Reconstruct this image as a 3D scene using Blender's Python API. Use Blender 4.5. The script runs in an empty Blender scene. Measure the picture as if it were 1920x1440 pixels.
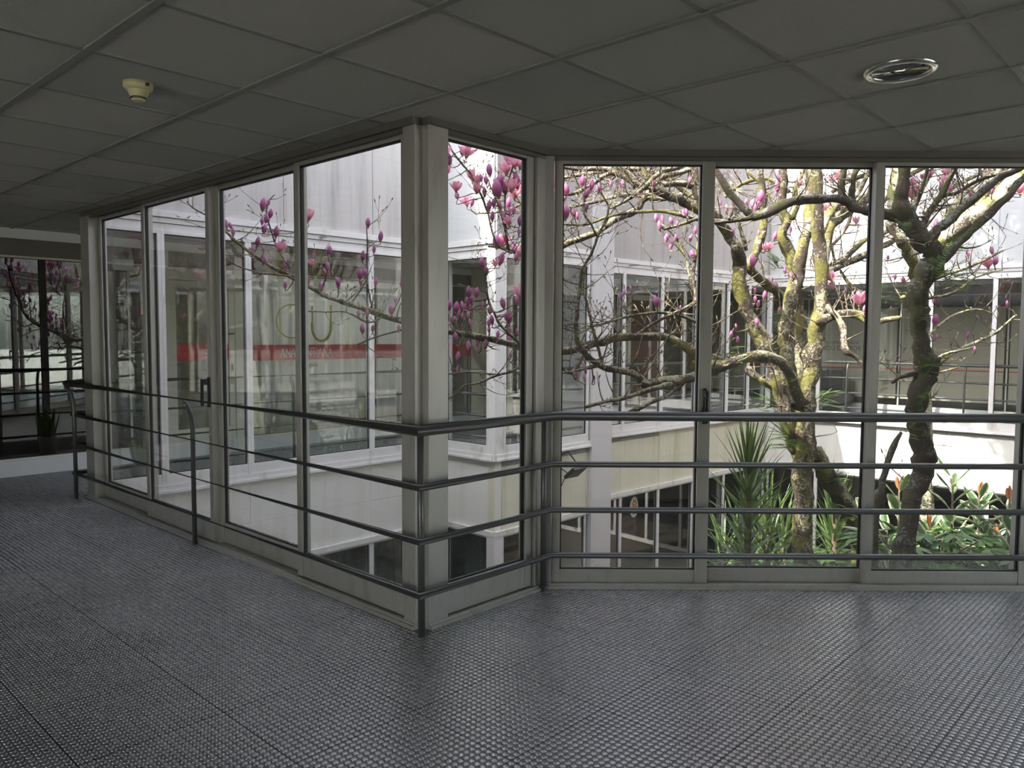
import bpy, bmesh, math, random
from mathutils import Vector, Matrix, noise
C = bpy.context.scene.collection
sc = bpy.context.scene
R = random.Random(7)
PI = math.pi

# ---------------------------------------------------------------- camera
F = 1464.1; PIT = .0625; ROLL = .005547; EYE = 1.42
cam = bpy.data.cameras.new('camera'); cam.sensor_width = 36; cam.lens = F/1920*36; cam.clip_start = .02
co = bpy.data.objects.new('camera', cam); C.objects.link(co); sc.camera = co
cp, sp, cr, sr = math.cos(PIT), math.sin(PIT), math.cos(ROLL), math.sin(ROLL)
fw = Vector((0, cp, -sp)); u0 = Vector((0, sp, cp)); r0 = Vector((1, 0, 0))
rt = r0*cr + u0*sr; up = u0*cr - r0*sr
M = Matrix((rt, up, -fw)).transposed().to_4x4(); M.translation = (0, 0, EYE)
co.matrix_world = M

def at(px, py, Y):
    """world point at distance Y in front of the hall's origin seen in direction of a photo pixel"""
    d = rt*((px-960)/F) + up*(-(py-720)/F) + fw
    return Vector((0, 0, EYE)) + d*(Y/d.y)

# ---------------------------------------------------------------- light
sc.view_settings.view_transform = 'Standard'; sc.view_settings.look = 'None'
sc.view_settings.gamma = 1; sc.view_settings.use_curve_mapping = False
sc.view_settings.exposure = 1.82
SUN = Vector((-.892, -.452, 1.11)).normalized()
w = bpy.data.worlds.new('sky'); sc.world = w; w.use_nodes = True
nt = w.node_tree; bg = nt.nodes['Background']
sk = nt.nodes.new('ShaderNodeTexSky'); sk.sky_type = 'NISHITA'; sk.sun_disc = False
sk.sun_elevation = math.asin(SUN.z); sk.sun_rotation = math.atan2(SUN.x, SUN.y)
sk.air_density = 1.0; sk.dust_density = 2.5; sk.ozone_density = 1.0
hs = nt.nodes.new('ShaderNodeHueSaturation'); hs.inputs['Saturation'].default_value = .42
nt.links.new(sk.outputs[0], hs.inputs['Color']); nt.links.new(hs.outputs[0], bg.inputs[0])
bg.inputs[1].default_value = .30
sl = bpy.data.lights.new('sun', 'SUN'); sl.energy = 4.2; sl.angle = .009; sl.color = (1, .94, .84)
so = bpy.data.objects.new('sun', sl); C.objects.link(so)
so.rotation_euler = SUN.to_track_quat('Z', 'Y').to_euler()
sc.cycles.max_bounces = 10; sc.cycles.diffuse_bounces = 6; sc.cycles.transparent_max_bounces = 24
sc.cycles.use_denoising = True; sc.cycles.caustics_reflective = False; sc.cycles.caustics_refractive = False
sc.cycles.sample_clamp_indirect = 6

# ---------------------------------------------------------------- materials
def mat(name, col=(.5, .5, .5), rough=.5, metal=0, spec=.5):
    m = bpy.data.materials.new(name); m.use_nodes = True
    b = m.node_tree.nodes['Principled BSDF']
    b.inputs['Base Color'].default_value = (*col, 1); b.inputs['Roughness'].default_value = rough
    b.inputs['Metallic'].default_value = metal; b.inputs['Specular IOR Level'].default_value = spec
    return m
class G:
    """small node-graph helper"""
    def __init__(s, m): s.t = m.node_tree; s.b = s.t.nodes.get('Principled BSDF')
    def n(s, typ, **k):
        x = s.t.nodes.new(typ)
        for a, v in k.items(): setattr(x, a, v)
        return x
    def l(s, a, b): s.t.links.new(a, b)
    def put(s, sock, v):
        if isinstance(v, bpy.types.NodeSocket): s.l(v, sock)
        else: sock.default_value = v
    def m(s, op, a, b=None, c=None):
        x = s.n('ShaderNodeMath', operation=op); s.put(x.inputs[0], a)
        if b is not None: s.put(x.inputs[1], b)
        if c is not None: s.put(x.inputs[2], c)
        return x.outputs[0]
    def pos(s): return s.n('ShaderNodeNewGeometry').outputs['Position']
    def nrm(s): return s.n('ShaderNodeNewGeometry').outputs['Normal']
    def dot(s, a, v):
        x = s.n('ShaderNodeVectorMath', operation='DOT_PRODUCT'); s.put(x.inputs[0], a); x.inputs[1].default_value = v
        return x.outputs['Value']
    def scale(s, a, v):
        x = s.n('ShaderNodeVectorMath', operation='MULTIPLY'); s.put(x.inputs[0], a); x.inputs[1].default_value = v
        return x.outputs[0]
    def noise(s, vec, sc_, det=3, rough=.6):
        x = s.n('ShaderNodeTexNoise'); s.l(vec, x.inputs['Vector']); x.inputs['Scale'].default_value = sc_
        x.inputs['Detail'].default_value = det; x.inputs['Roughness'].default_value = rough
        return x.outputs['Fac']
    def mr(s, v, a, b, c=0, d=1, typ='SMOOTHSTEP'):
        x = s.n('ShaderNodeMapRange', interpolation_type=typ); s.put(x.inputs[0], v)
        for i, q in enumerate((a, b, c, d)): x.inputs[1+i].default_value = q
        return x.outputs[0]
    def mix(s, f, a, b):
        x = s.n('ShaderNodeMix', data_type='RGBA'); s.put(x.inputs[0], f)
        s.put(x.inputs[6], a if isinstance(a, bpy.types.NodeSocket) else (*a, 1)); s.put(x.inputs[7], b if isinstance(b, bpy.types.NodeSocket) else (*b, 1))
        return x.outputs[2]
    def bump(s, h, st, dist):
        x = s.n('ShaderNodeBump'); s.l(h, x.inputs['Height']); x.inputs['Strength'].default_value = st; x.inputs['Distance'].default_value = dist
        s.l(x.outputs[0], s.b.inputs['Normal'])
    def col(s, v): s.l(v, s.b.inputs['Base Color'])

U3 = (.6850, .7285, 0); V3 = (.7285, -.6850, 0)
# studded rubber floor
m_floor = mat('studded_rubber', (.10, .10, .105), .4)
g = G(m_floor); P_ = g.pos(); a = g.dot(P_, U3); b_ = g.dot(P_, V3)
PT = .5045/19
def frac_c(v, off, per):
    q = g.m('DIVIDE', g.m('SUBTRACT', v, off), per)
    return g.m('SUBTRACT', g.m('FRACT', q), .5)
ja = g.m('ABSOLUTE', frac_c(a, 2.852-.5045*20.5, .5045)); jb = g.m('ABSOLUTE', frac_c(b_, -.719-.5045*20.5, .5045))
jn = g.m('MINIMUM', ja, jb)
wv = g.noise(P_, 1.3, 2)
joint = g.mr(g.m('SUBTRACT', jn, g.m('MULTIPLY', g.m('MAXIMUM', g.m('SUBTRACT', wv, .45), 0), .012)), .003, .0052, 1, 0)
tile = g.n('ShaderNodeTexWhiteNoise', noise_dimensions='2D')
cmb = g.n('ShaderNodeCombineXYZ'); g.l(g.m('FLOOR', g.m('DIVIDE', g.m('SUBTRACT', a, 2.852-10.09), .5045)), cmb.inputs[0]); g.l(g.m('FLOOR', g.m('DIVIDE', g.m('SUBTRACT', b_, -.719-10.09), .5045)), cmb.inputs[1])
g.l(cmb.outputs[0], tile.inputs['Vector'])
tl = g.mr(tile.outputs['Value'], 0, 1, .9, 1.1, 'LINEAR')
wear = g.mr(g.noise(P_, 2.2, 5), .3, .75, 0, 1)
c2 = g.mix(wear, (.17, .167, .175), (.26, .252, .25))
hx = g.n('ShaderNodeVectorMath', operation='SCALE'); g.l(c2, hx.inputs[0]); g.l(tl, hx.inputs['Scale'])
g.col(g.mix(joint, hx.outputs[0], (.012, .012, .012)))
g.l(g.mr(wear, 0, 1, .36, .55, 'LINEAR'), g.b.inputs['Roughness'])
g.bump(g.m('MULTIPLY', joint, -1.0), .8, .002); g.b.inputs['Specular IOR Level'].default_value = .5; g.b.inputs['IOR'].default_value = 1.5
m_stud = mat('rubber_stud', (.12, .12, .13), .28, 0, 1.0)
g = G(m_stud); g.b.inputs['IOR'].default_value = 2.3; P_ = g.pos(); g.col(g.mix(g.mr(g.noise(P_, 2.2, 5), .3, .75), (.10, .098, .104), (.16, .156, .156)))
g.l(g.mr(g.noise(P_, 30, 3), .3, .7, .20, .31, 'LINEAR'), g.b.inputs['Roughness'])

m_ceil = mat('ceiling_tile', (.5, .5, .48), .9)
g = G(m_ceil); P_ = g.pos(); a = g.dot(P_, U3); b_ = g.dot(P_, V3)
tile = g.n('ShaderNodeTexWhiteNoise', noise_dimensions='2D'); cmb = g.n('ShaderNodeCombineXYZ')
g.l(g.m('FLOOR', g.m('DIVIDE', g.m('SUBTRACT', a, 1.036), .601)), cmb.inputs[0]); g.l(g.m('FLOOR', g.m('DIVIDE', g.m('SUBTRACT', b_, -2.474), .597)), cmb.inputs[1]); g.l(cmb.outputs[0], tile.inputs['Vector'])
g.col(g.mix(tile.outputs['Value'], (.44, .45, .43), (.56, .545, .52)))
g.bump(g.noise(g.scale(P_, (1, 1.6, 1)), 130, 2, .5), .55, .006)
m_tbar = mat('ceiling_bar', (.27, .27, .255), .5)
m_alu = mat('anodised_aluminium', (.50, .485, .45), .42, .55)
g = G(m_alu); g.l(g.mr(g.noise(g.scale(g.pos(), (1, 1, .2)), 9, 4), .3, .7, .34, .5), g.b.inputs['Roughness'])
g.col(g.mix(g.mr(g.noise(g.scale(g.pos(), (1, 1, .25)), 14, 5), .5, .75), (.50, .485, .45), (.40, .385, .355)))
m_gasket = mat('black_gasket', (.02, .02, .02), .6)
m_walu = mat('weathered_white_frame', (.72, .70, .69), .5)
g = G(m_walu); g.col(g.mix(g.mr(g.noise(g.scale(g.pos(), (1, 1, .5)), 6, 6), .52, .75), (.74, .72, .71), (.50, .46, .40)))
m_steel = mat('painted_steel_rail', (.12, .12, .12), .32, .35)
m_chrome = mat('chrome', (.75, .74, .70), .15, 1)
m_white = mat('white_paint', (.72, .72, .74), .5)
m_brown = mat('brown_header', (.16, .145, .12), .5)
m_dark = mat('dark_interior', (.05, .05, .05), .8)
m_black = mat('black_plastic', (.02, .02, .022), .4)
m_cream = mat('cream_plastic', (.62, .58, .33), .4)
m_red = mat('red_vinyl', (.62, .02, .04), .45)
m_redb = mat('red_banner', (.55, .01, .01), .5)
m_maroon = mat('maroon_board', (.035, .008, .02), .6)
m_ltxt = mat('white_lettering', (.8, .8, .8), .5)
m_dtxt = mat('dark_lettering', (.05, .03, .03), .5)
m_rtxt = mat('red_lettering', (.25, .02, .02), .5)
m_gold = mat('yellow_logo', (.55, .48, .05), .5)
m_orange = mat('orange_print', (.75, .30, .05), .5)
m_pot = mat('white_pot', (.75, .75, .75), .45)
m_soil = mat('soil', (.05, .035, .02), .95)
m_film = mat('beige_film', (.38, .34, .27), .6)
m_curt = mat('sheer_curtain', (.9, .9, .9), .9)
g = G(m_curt); tl = g.n('ShaderNodeBsdfTranslucent'); tl.inputs[0].default_value = (.9, .9, .9, 1); mx = g.n('ShaderNodeMixShader'); mx.inputs[0].default_value = .5
g.l(g.b.outputs[0], mx.inputs[1]); g.l(tl.outputs[0], mx.inputs[2]); g.l(mx.outputs[0], m_curt.node_tree.nodes['Material Output'].inputs[0])
m_fill_lamp = mat('fill_lamp_tube', (1, 1, 1), .5); m_fill_lamp.node_tree.nodes['Principled BSDF'].inputs['Emission Color'].default_value = (1, .97, .92, 1); m_fill_lamp.node_tree.nodes['Principled BSDF'].inputs['Emission Strength'].default_value = 5.5  # glow of the lamp added inside the curtained shop
m_blind = mat('dark_green_blind', (.02, .04, .035), .7)
m_inwall = mat('cream_inner_wall', (.68, .65, .55), .7)
m_door = mat('cream_door_frame', (.80, .77, .66), .5)
m_head = mat('head_shade_tone', (.15, .14, .12), .5, .3)  # head trim darkened in colour to stand for the shade of its recess
m_wood = mat('dark_wood_door', (.12, .035, .02), .4)
m_moss = mat('moss', (.22, .25, .03), .95)
g = G(m_moss); g.bump(g.noise(g.pos(), 150, 3), .8, .01); g.col(g.mix(g.noise(g.pos(), 40, 3), (.10, .13, .015), (.38, .36, .06)))

def plaster(name, c1, c2, stain, s_amt=.5):
    m = mat(name, c1, .8); g = G(m); P_ = g.pos()
    st = g.mr(g.noise(g.scale(P_, (1, 1, .07)), 5.5, 6, .65), .46, .78)
    st2 = g.mr(g.noise(g.scale(P_, (1, 1, .03)), 26, 4, .6), .5, .85)
    base = g.mix(g.noise(P_, 1.2, 3), c1, c2)
    f = g.m('MULTIPLY', g.m('ADD', g.m('MULTIPLY', st, .7), g.m('MULTIPLY', st2, .4)), s_amt)
    g.col(g.mix(f, base, stain)); g.bump(g.noise(P_, 45, 4), .15, .004)
    return m
m_fascia = plaster('grey_concrete_fascia', (.53, .495, .485), (.58, .55, .52), (.20, .185, .18), .8)
m_fasciaG = plaster('darker_grey_fascia', (.43, .40, .385), (.48, .45, .43), (.18, .165, .155), .8)
m_fasciaW = plaster('white_concrete_fascia', (.58, .58, .58), (.54, .55, .56), (.4, .4, .4), .4)
m_lower = plaster('pale_lower_panel', (.80, .79, .75), (.74, .73, .68), (.50, .46, .36), .45)
m_algae = plaster('algae_stained_panel', (.74, .72, .62), (.64, .62, .46), (.36, .36, .12), .8)
m_ground = mat('garden_soil', (.06, .045, .03), .95)

def glass(name, tint=(.93, .95, .94), dirt=0.0, f0=.045):
    m = bpy.data.materials.new(name); m.use_nodes = True; t = m.node_tree
    t.nodes.remove(t.nodes['Principled BSDF']); g = G(m)
    ge = g.n('ShaderNodeNewGeometry')
    dp = g.n('ShaderNodeVectorMath', operation='DOT_PRODUCT'); g.l(ge.outputs['Normal'], dp.inputs[0]); g.l(ge.outputs['Incoming'], dp.inputs[1])
    k = g.m('SUBTRACT', 1.0, g.m('ABSOLUTE', dp.outputs['Value']))
    k5 = g.m('POWER', k, 5.0); fr = g.m('ADD', f0, g.m('MULTIPLY', k5, 1-f0))
    tr = g.n('ShaderNodeBsdfTransparent'); tr.inputs[0].default_value = (*tint, 1)
    gl = g.n('ShaderNodeBsdfGlossy'); gl.inputs['Roughness'].default_value = .0; gl.inputs[0].default_value = (1, 1, 1, 1)
    mx = g.n('ShaderNodeMixShader'); g.l(fr, mx.inputs[0]); g.l(tr.outputs[0], mx.inputs[1]); g.l(gl.outputs[0], mx.inputs[2])
    out = t.nodes['Material Output']
    if dirt:
        df = g.n('ShaderNodeBsdfDiffuse'); df.inputs[0].default_value = (.7, .7, .66, 1)
        z = g.dot(ge.outputs['Position'], (0, 0, 1))
        f = g.m('ADD', g.m('MULTIPLY', g.mr(g.m('ADD', z, g.m('MULTIPLY', g.noise(ge.outputs['Position'], 9, 4), .16)), .12, .34, 1, 0), g.m('MULTIPLY', g.noise(ge.outputs['Position'], 60, 4), dirt*7)), dirt*.35)
        m2 = g.n('ShaderNodeMixShader'); g.l(f, m2.inputs[0]); g.l(mx.outputs[0], m2.inputs[1]); g.l(df.outputs[0], m2.inputs[2]); g.l(m2.outputs[0], out.inputs[0])
    else: g.l(mx.outputs[0], out.inputs[0])
    return m
m_glass = glass('window_glass', (.97, .98, .975), .05)
m_glass2 = glass('shop_glass', (.95, .97, .96), 0, .052)
m_glassR = glass('reflective_dark_glass', (.45, .46, .44), 0, .16)

def bark(name, shift=0.0, lc=(.38, .35, .24), ma=(.07, .085, .012), mb_=(.34, .30, .06)):
    m = mat(name, (.1, .08, .06), .95); g = G(m); P_ = g.pos(); N_ = g.nrm()
    n1 = g.noise(P_, 55, 5, .65); n2 = g.noise(P_, 7, 4); nz = g.dot(N_, (0, 0, 1)); nx = g.dot(N_, (-.8, 0, 0))
    base = g.mix(n1, (.030, .022, .017), (.13, .095, .07))
    lich = g.mr(g.m('ADD', g.m('ADD', n1, g.m('MULTIPLY', nz, .16)), g.m('MULTIPLY', n2, .9)), 1.0-shift, 1.09-shift)
    c = g.mix(lich, base, lc)
    mo = g.mr(g.m('ADD', g.noise(P_, 4.3, 4), g.m('MULTIPLY', nx, .10)), .50, .64)
    c = g.mix(g.m('MULTIPLY', mo, .8), c, g.mix(n1, ma, mb_))
    g.col(c); g.bump(g.noise(P_, 70, 5, .7), 1.0, .012)
    return m
m_bark = bark('lichen_bark', .02); m_bark2 = bark('dark_mossy_bark', -.04, (.22, .24, .21), (.03, .04, .008), (.12, .13, .03)); m_bark3 = bark('pale_lichen_bark', .12, (.50, .48, .34))
m_twig = mat('twig_bark', (.3, .26, .17), .9)
g = G(m_twig); g.col(g.mix(g.mr(g.noise(g.pos(), 12, 4), .42, .68), (.075, .045, .036), (.40, .36, .22)))
def petal(name, ca, cb):
    m = mat(name, ca, .55); g = G(m)
    o = g.n('ShaderNodeTexCoord').outputs['Object']; z = g.dot(o, (0, 0, 1))
    g.col(g.mix(g.mr(z, .0, 1.0, 0, 1, 'LINEAR'), ca, cb))
    g.b.inputs['Subsurface Weight'].default_value = 0
    tl = g.n('ShaderNodeBsdfTranslucent'); tl.inputs[0].default_value = (*cb, 1)
    mx = g.n('ShaderNodeMixShader'); mx.inputs[0].default_value = .35
    g.l(g.b.outputs[0], mx.inputs[1]); g.l(tl.outputs[0], mx.inputs[2]); g.l(mx.outputs[0], m.node_tree.nodes['Material Output'].inputs[0])
    return m
m_bud = petal('magnolia_purple_petal', (.34, .045, .19), (.62, .24, .48))
m_petal = petal('magnolia_pink_petal', (.62, .11, .26), (.86, .46, .58))
m_calyx = mat('bud_scale', (.32, .28, .12), .9)
def leafm(name, ca, cb, edge=None, tr=.35):
    m = mat(name, ca, .38); g = G(m)
    oi = g.n('ShaderNodeObjectInfo').outputs['Random']
    c = g.mix(g.mr(g.noise(g.pos(), 6, 3), .35, .65), ca, cb)
    if edge:
        uv = g.n('ShaderNodeUVMap').outputs[0]; x = g.m('ABSOLUTE', g.m('SUBTRACT', g.dot(uv, (1, 0, 0)), .5))
        c = g.mix(g.mr(g.m('ADD', x, g.m('MULTIPLY', g.noise(g.pos(), 50, 3), .25)), .40, .5), c, edge)
    g.col(c)
    tl = g.n('ShaderNodeBsdfTranslucent'); g.l(c, tl.inputs[0])
    mx = g.n('ShaderNodeMixShader'); mx.inputs[0].default_value = tr
    g.l(g.b.outputs[0], mx.inputs[1]); g.l(tl.outputs[0], mx.inputs[2]); g.l(mx.outputs[0], m.node_tree.nodes['Material Output'].inputs[0])
    return m
m_yucca = leafm('yucca_leaf', (.055, .105, .025), (.15, .22, .05), None, .25)
m_fern = leafm('fern_leaf', (.09, .19, .035), (.20, .33, .07), None, .4)
m_rubber = leafm('rubber_plant_leaf', (.06, .14, .045), (.12, .22, .07), (.58, .56, .36), .25)
m_fatsia = leafm('fatsia_leaf', (.05, .13, .03), (.13, .24, .05), None, .25)
m_sans = leafm('snake_plant_leaf', (.06, .14, .05), (.16, .26, .09), (.38, .42, .10))
m_sheath = mat('orange_leaf_sheath', (.50, .17, .06), .5)
m_stem = mat('plant_stem', (.10, .08, .05), .9)

# ---------------------------------------------------------------- mesh helpers
class MB:
    def __init__(s): s.v = []; s.f = []; s.mi = []; s.uv = {}; s.cur = 0
    def add(s, vs, fs, uvs=None):
        o = len(s.v); s.v += [tuple(x) for x in vs]
        for f in fs: s.f.append(tuple(i+o for i in f)); s.mi.append(s.cur)
        if uvs:
            for i, q in enumerate(uvs): s.uv[o+i] = q
        return s
    def box(s, x0, x1, y0, y1, z0, z1):
        return s.add([(x0, y0, z0), (x1, y0, z0), (x1, y1, z0), (x0, y1, z0), (x0, y0, z1), (x1, y0, z1), (x1, y1, z1), (x0, y1, z1)],
            [(0, 3, 2, 1), (4, 5, 6, 7), (0, 1, 5, 4), (1, 2, 6, 5), (2, 3, 7, 6), (3, 0, 4, 7)])
    def plank(s, L, t0, t1, o0, o1, z0, z1):
        """box along a wall line L between t0..t1, offsets o0..o1 (positive = courtyard side)"""
        q = [L.p(t0, o0), L.p(t1, o0), L.p(t1, o1), L.p(t0, o1)]
        vs = [(x, y, z0) for x, y in q] + [(x, y, z1) for x, y in q]
        return s.add(vs, [(0, 1, 2, 3), (7, 6, 5, 4), (4, 5, 1, 0), (5, 6, 2, 1), (6, 7, 3, 2), (7, 4, 0, 3)])
    def tube(s, pts, rad, seg=10, cap=True, jit=0.0, seed=0):
        pts = [Vector(p) for p in pts]; n = len(pts)
        if not hasattr(rad, '__len__'): rad = [rad]*n
        d0 = (pts[1]-pts[0]).normalized(); ref = Vector((0, 0, 1)) if abs(d0.z) < .9 else Vector((1, 0, 0))
        X = d0.cross(ref).normalized(); vs = []; fs = []
        for i, p in enumerate(pts):
            a = (pts[i]-pts[i-1]).normalized() if i else d0
            b = (pts[i+1]-pts[i]).normalized() if i < n-1 else a
            t = (a+b); t = t.normalized() if t.length > 1e-6 else a
            X = (X - t*X.dot(t)).normalized(); Y = t.cross(X)
            c = max(.5, math.sqrt(max(0, (1+a.dot(b))/2)))
            bi = (b-a); bi = bi - t*bi.dot(t); bi = bi.normalized() if bi.length > 1e-5 else None
            for k in range(seg):
                an = 2*PI*k/seg; q = (X*math.cos(an)+Y*math.sin(an))
                r = rad[i]
                if jit: r *= 1 + jit*(noise.noise(Vector((p.x*9+q.x*1.3+seed, p.y*9+q.y*1.3, p.z*9+q.z*1.3)))*1.4 + .5*noise.noise(Vector((p.x*31+q.x*4, p.y*31+q.y*4, p.z*31+q.z*4+seed))))
                q = q*r
                if bi is not None and c < .999 and jit == 0: q = q + bi*(q.dot(bi)*(1/c-1))
                vs.append(p+q)
        for i in range(n-1):
            for k in range(seg):
                k2 = (k+1) % seg
                fs.append((i*seg+k, i*seg+k2, (i+1)*seg+k2, (i+1)*seg+k))
        if cap: fs.append(tuple(range(seg))[::-1]); fs.append(tuple((n-1)*seg+k for k in range(seg)))
        return s.add(vs, fs)
    def lathe(s, prof, c=(0, 0, 0), seg=28, cap=True):
        vs = []; fs = []; n = len(prof)
        for r, z in prof:
            for k in range(seg): vs.append((c[0]+r*math.cos(2*PI*k/seg), c[1]+r*math.sin(2*PI*k/seg), c[2]+z))
        for i in range(n-1):
            for k in range(seg):
                k2 = (k+1) % seg; fs.append((i*seg+k, i*seg+k2, (i+1)*seg+k2, (i+1)*seg+k))
        if cap: fs.append(tuple(range(seg))[::-1]); fs.append(tuple((n-1)*seg+k for k in range(seg)))
        return s.add(vs, fs)
    def build(s, name, m, parent=None, smooth=False, bevel=0):
        me = bpy.data.meshes.new(name); me.from_pydata(s.v, [], s.f)
        for q in (m if isinstance(m, (list, tuple)) else [m]): me.materials.append(q)
        if any(s.mi): me.polygons.foreach_set('material_index', s.mi)
        if s.uv:
            ul = me.uv_layers.new(name='UVMap')
            for lp in me.loops: ul.data[lp.index].uv = s.uv.get(lp.vertex_index, (0, 0))
        if smooth: me.polygons.foreach_set('use_smooth', [True]*len(me.polygons))
        me.update()
        o = bpy.data.objects.new(name, me); C.objects.link(o)
        if parent: o.parent = parent
        if bevel:
            b = o.modifiers.new('bevel', 'BEVEL'); b.width = bevel; b.segments = 2; b.limit_method = 'ANGLE'
        return o
class Line:
    def __init__(s, a, b):
        s.a = Vector(a); s.b = Vector(b); d = s.b-s.a; s.len = d.length; s.d = d/s.len; s.n = Vector((s.d.y, -s.d.x))
    def p(s, t, o=0):
        q = s.a + s.d*t + s.n*o; return (q.x, q.y)
    def p3(s, t, o, z): q = s.p(t, o); return Vector((q[0], q[1], z))
    def yaw(s): return math.atan2(s.d.y, s.d.x)
def tag(o, label=None, cat=None, group=None, kind=None):
    for k, v in (('label', label), ('category', cat), ('group', group), ('kind', kind)):
        if v: o[k] = v
    return o
def empty(name, loc, label, cat, group=None, rz=0):
    o = bpy.data.objects.new(name, None); C.objects.link(o); o.location = loc; o.rotation_euler = (0, 0, rz)
    o.empty_display_size = .1
    return tag(o, label, cat, group)
def struct(o, label=None): o['kind'] = 'structure'; return tag(o, label) if label else o
def keep(o, par):
    """parent while keeping world placement (parents are unrotated unless stated)"""
    o.parent = par; o.matrix_parent_inverse = Matrix.LocRotScale(par.location, par.rotation_euler, None).inverted(); return o

# ---------------------------------------------------------------- plan of the place
K1 = (-.427, 3.717); K2 = (.17, 4.36); K3 = (4.3, 4.36); K4 = (9.43, 9.81)
E0 = (-3.62, 6.70); EP = (-3.56, 6.67); W_ = (-.83, 9.57); V_ = (-.197, 8.97)
CA = (1.015, 10.26); CB = (1.315, 10.577); R2S = (1.12, 10.88); N_ = (4.67, 14.29)
LA = Line(K1, E0); LP = Line(EP, W_); LQ = Line(W_, V_); LR = Line(V_, CA); LR2 = Line(R2S, N_); LS = Line(N_, K4); LD = Line(K4, K3)
LC = Line(K3, K2); LB = Line(K2, K1)
poly = [K1, E0, W_, V_, CB, R2S, N_, K4, K3, K2]
CEIL = 2.43; TOP = 4.7; GZ = -3.0
OX0, OX1, OY0, OY1 = -9.5, 16, -2.6, 21

def slab(name, z, thick, m, holes=True):
    bm = bmesh.new(); outer = [(OX0, OY0), (6.75, OY0), (6.75, 4.2), (OX1, 4.2), (OX1, OY1), (OX0, OY1)]
    eds = []
    for loop in ([outer, poly] if holes else [outer]):
        vs = [bm.verts.new((x, y, z)) for x, y in loop]
        eds += [bm.edges.new((vs[i], vs[(i+1) % len(vs)])) for i in range(len(vs))]
    bmesh.ops.triangle_fill(bm, edges=eds, use_beauty=True, use_dissolve=False)
    bmesh.ops.recalc_face_normals(bm, faces=bm.faces[:])
    if bm.faces and sum(f.normal.z for f in bm.faces) < 0: bmesh.ops.reverse_faces(bm, faces=bm.faces[:])
    r = bmesh.ops.extrude_face_region(bm, geom=bm.faces[:])
    for v in [e for e in r['geom'] if isinstance(e, bmesh.types.BMVert)]: v.co.z += thick
    bmesh.ops.recalc_face_normals(bm, faces=bm.faces[:])
    me = bpy.data.meshes.new(name); bm.to_mesh(me); bm.free(); me.materials.append(m)
    o = bpy.data.objects.new(name, me); C.objects.link(o); return struct(o)
floor_o = slab('floor', 0, -.12, m_floor)
slab('ceiling', CEIL, .12, m_ceil)
gr = MB().box(OX0, OX1, OY0, OY1, GZ-.1, GZ).build('floor_courtyard', m_ground); struct(gr)

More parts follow.
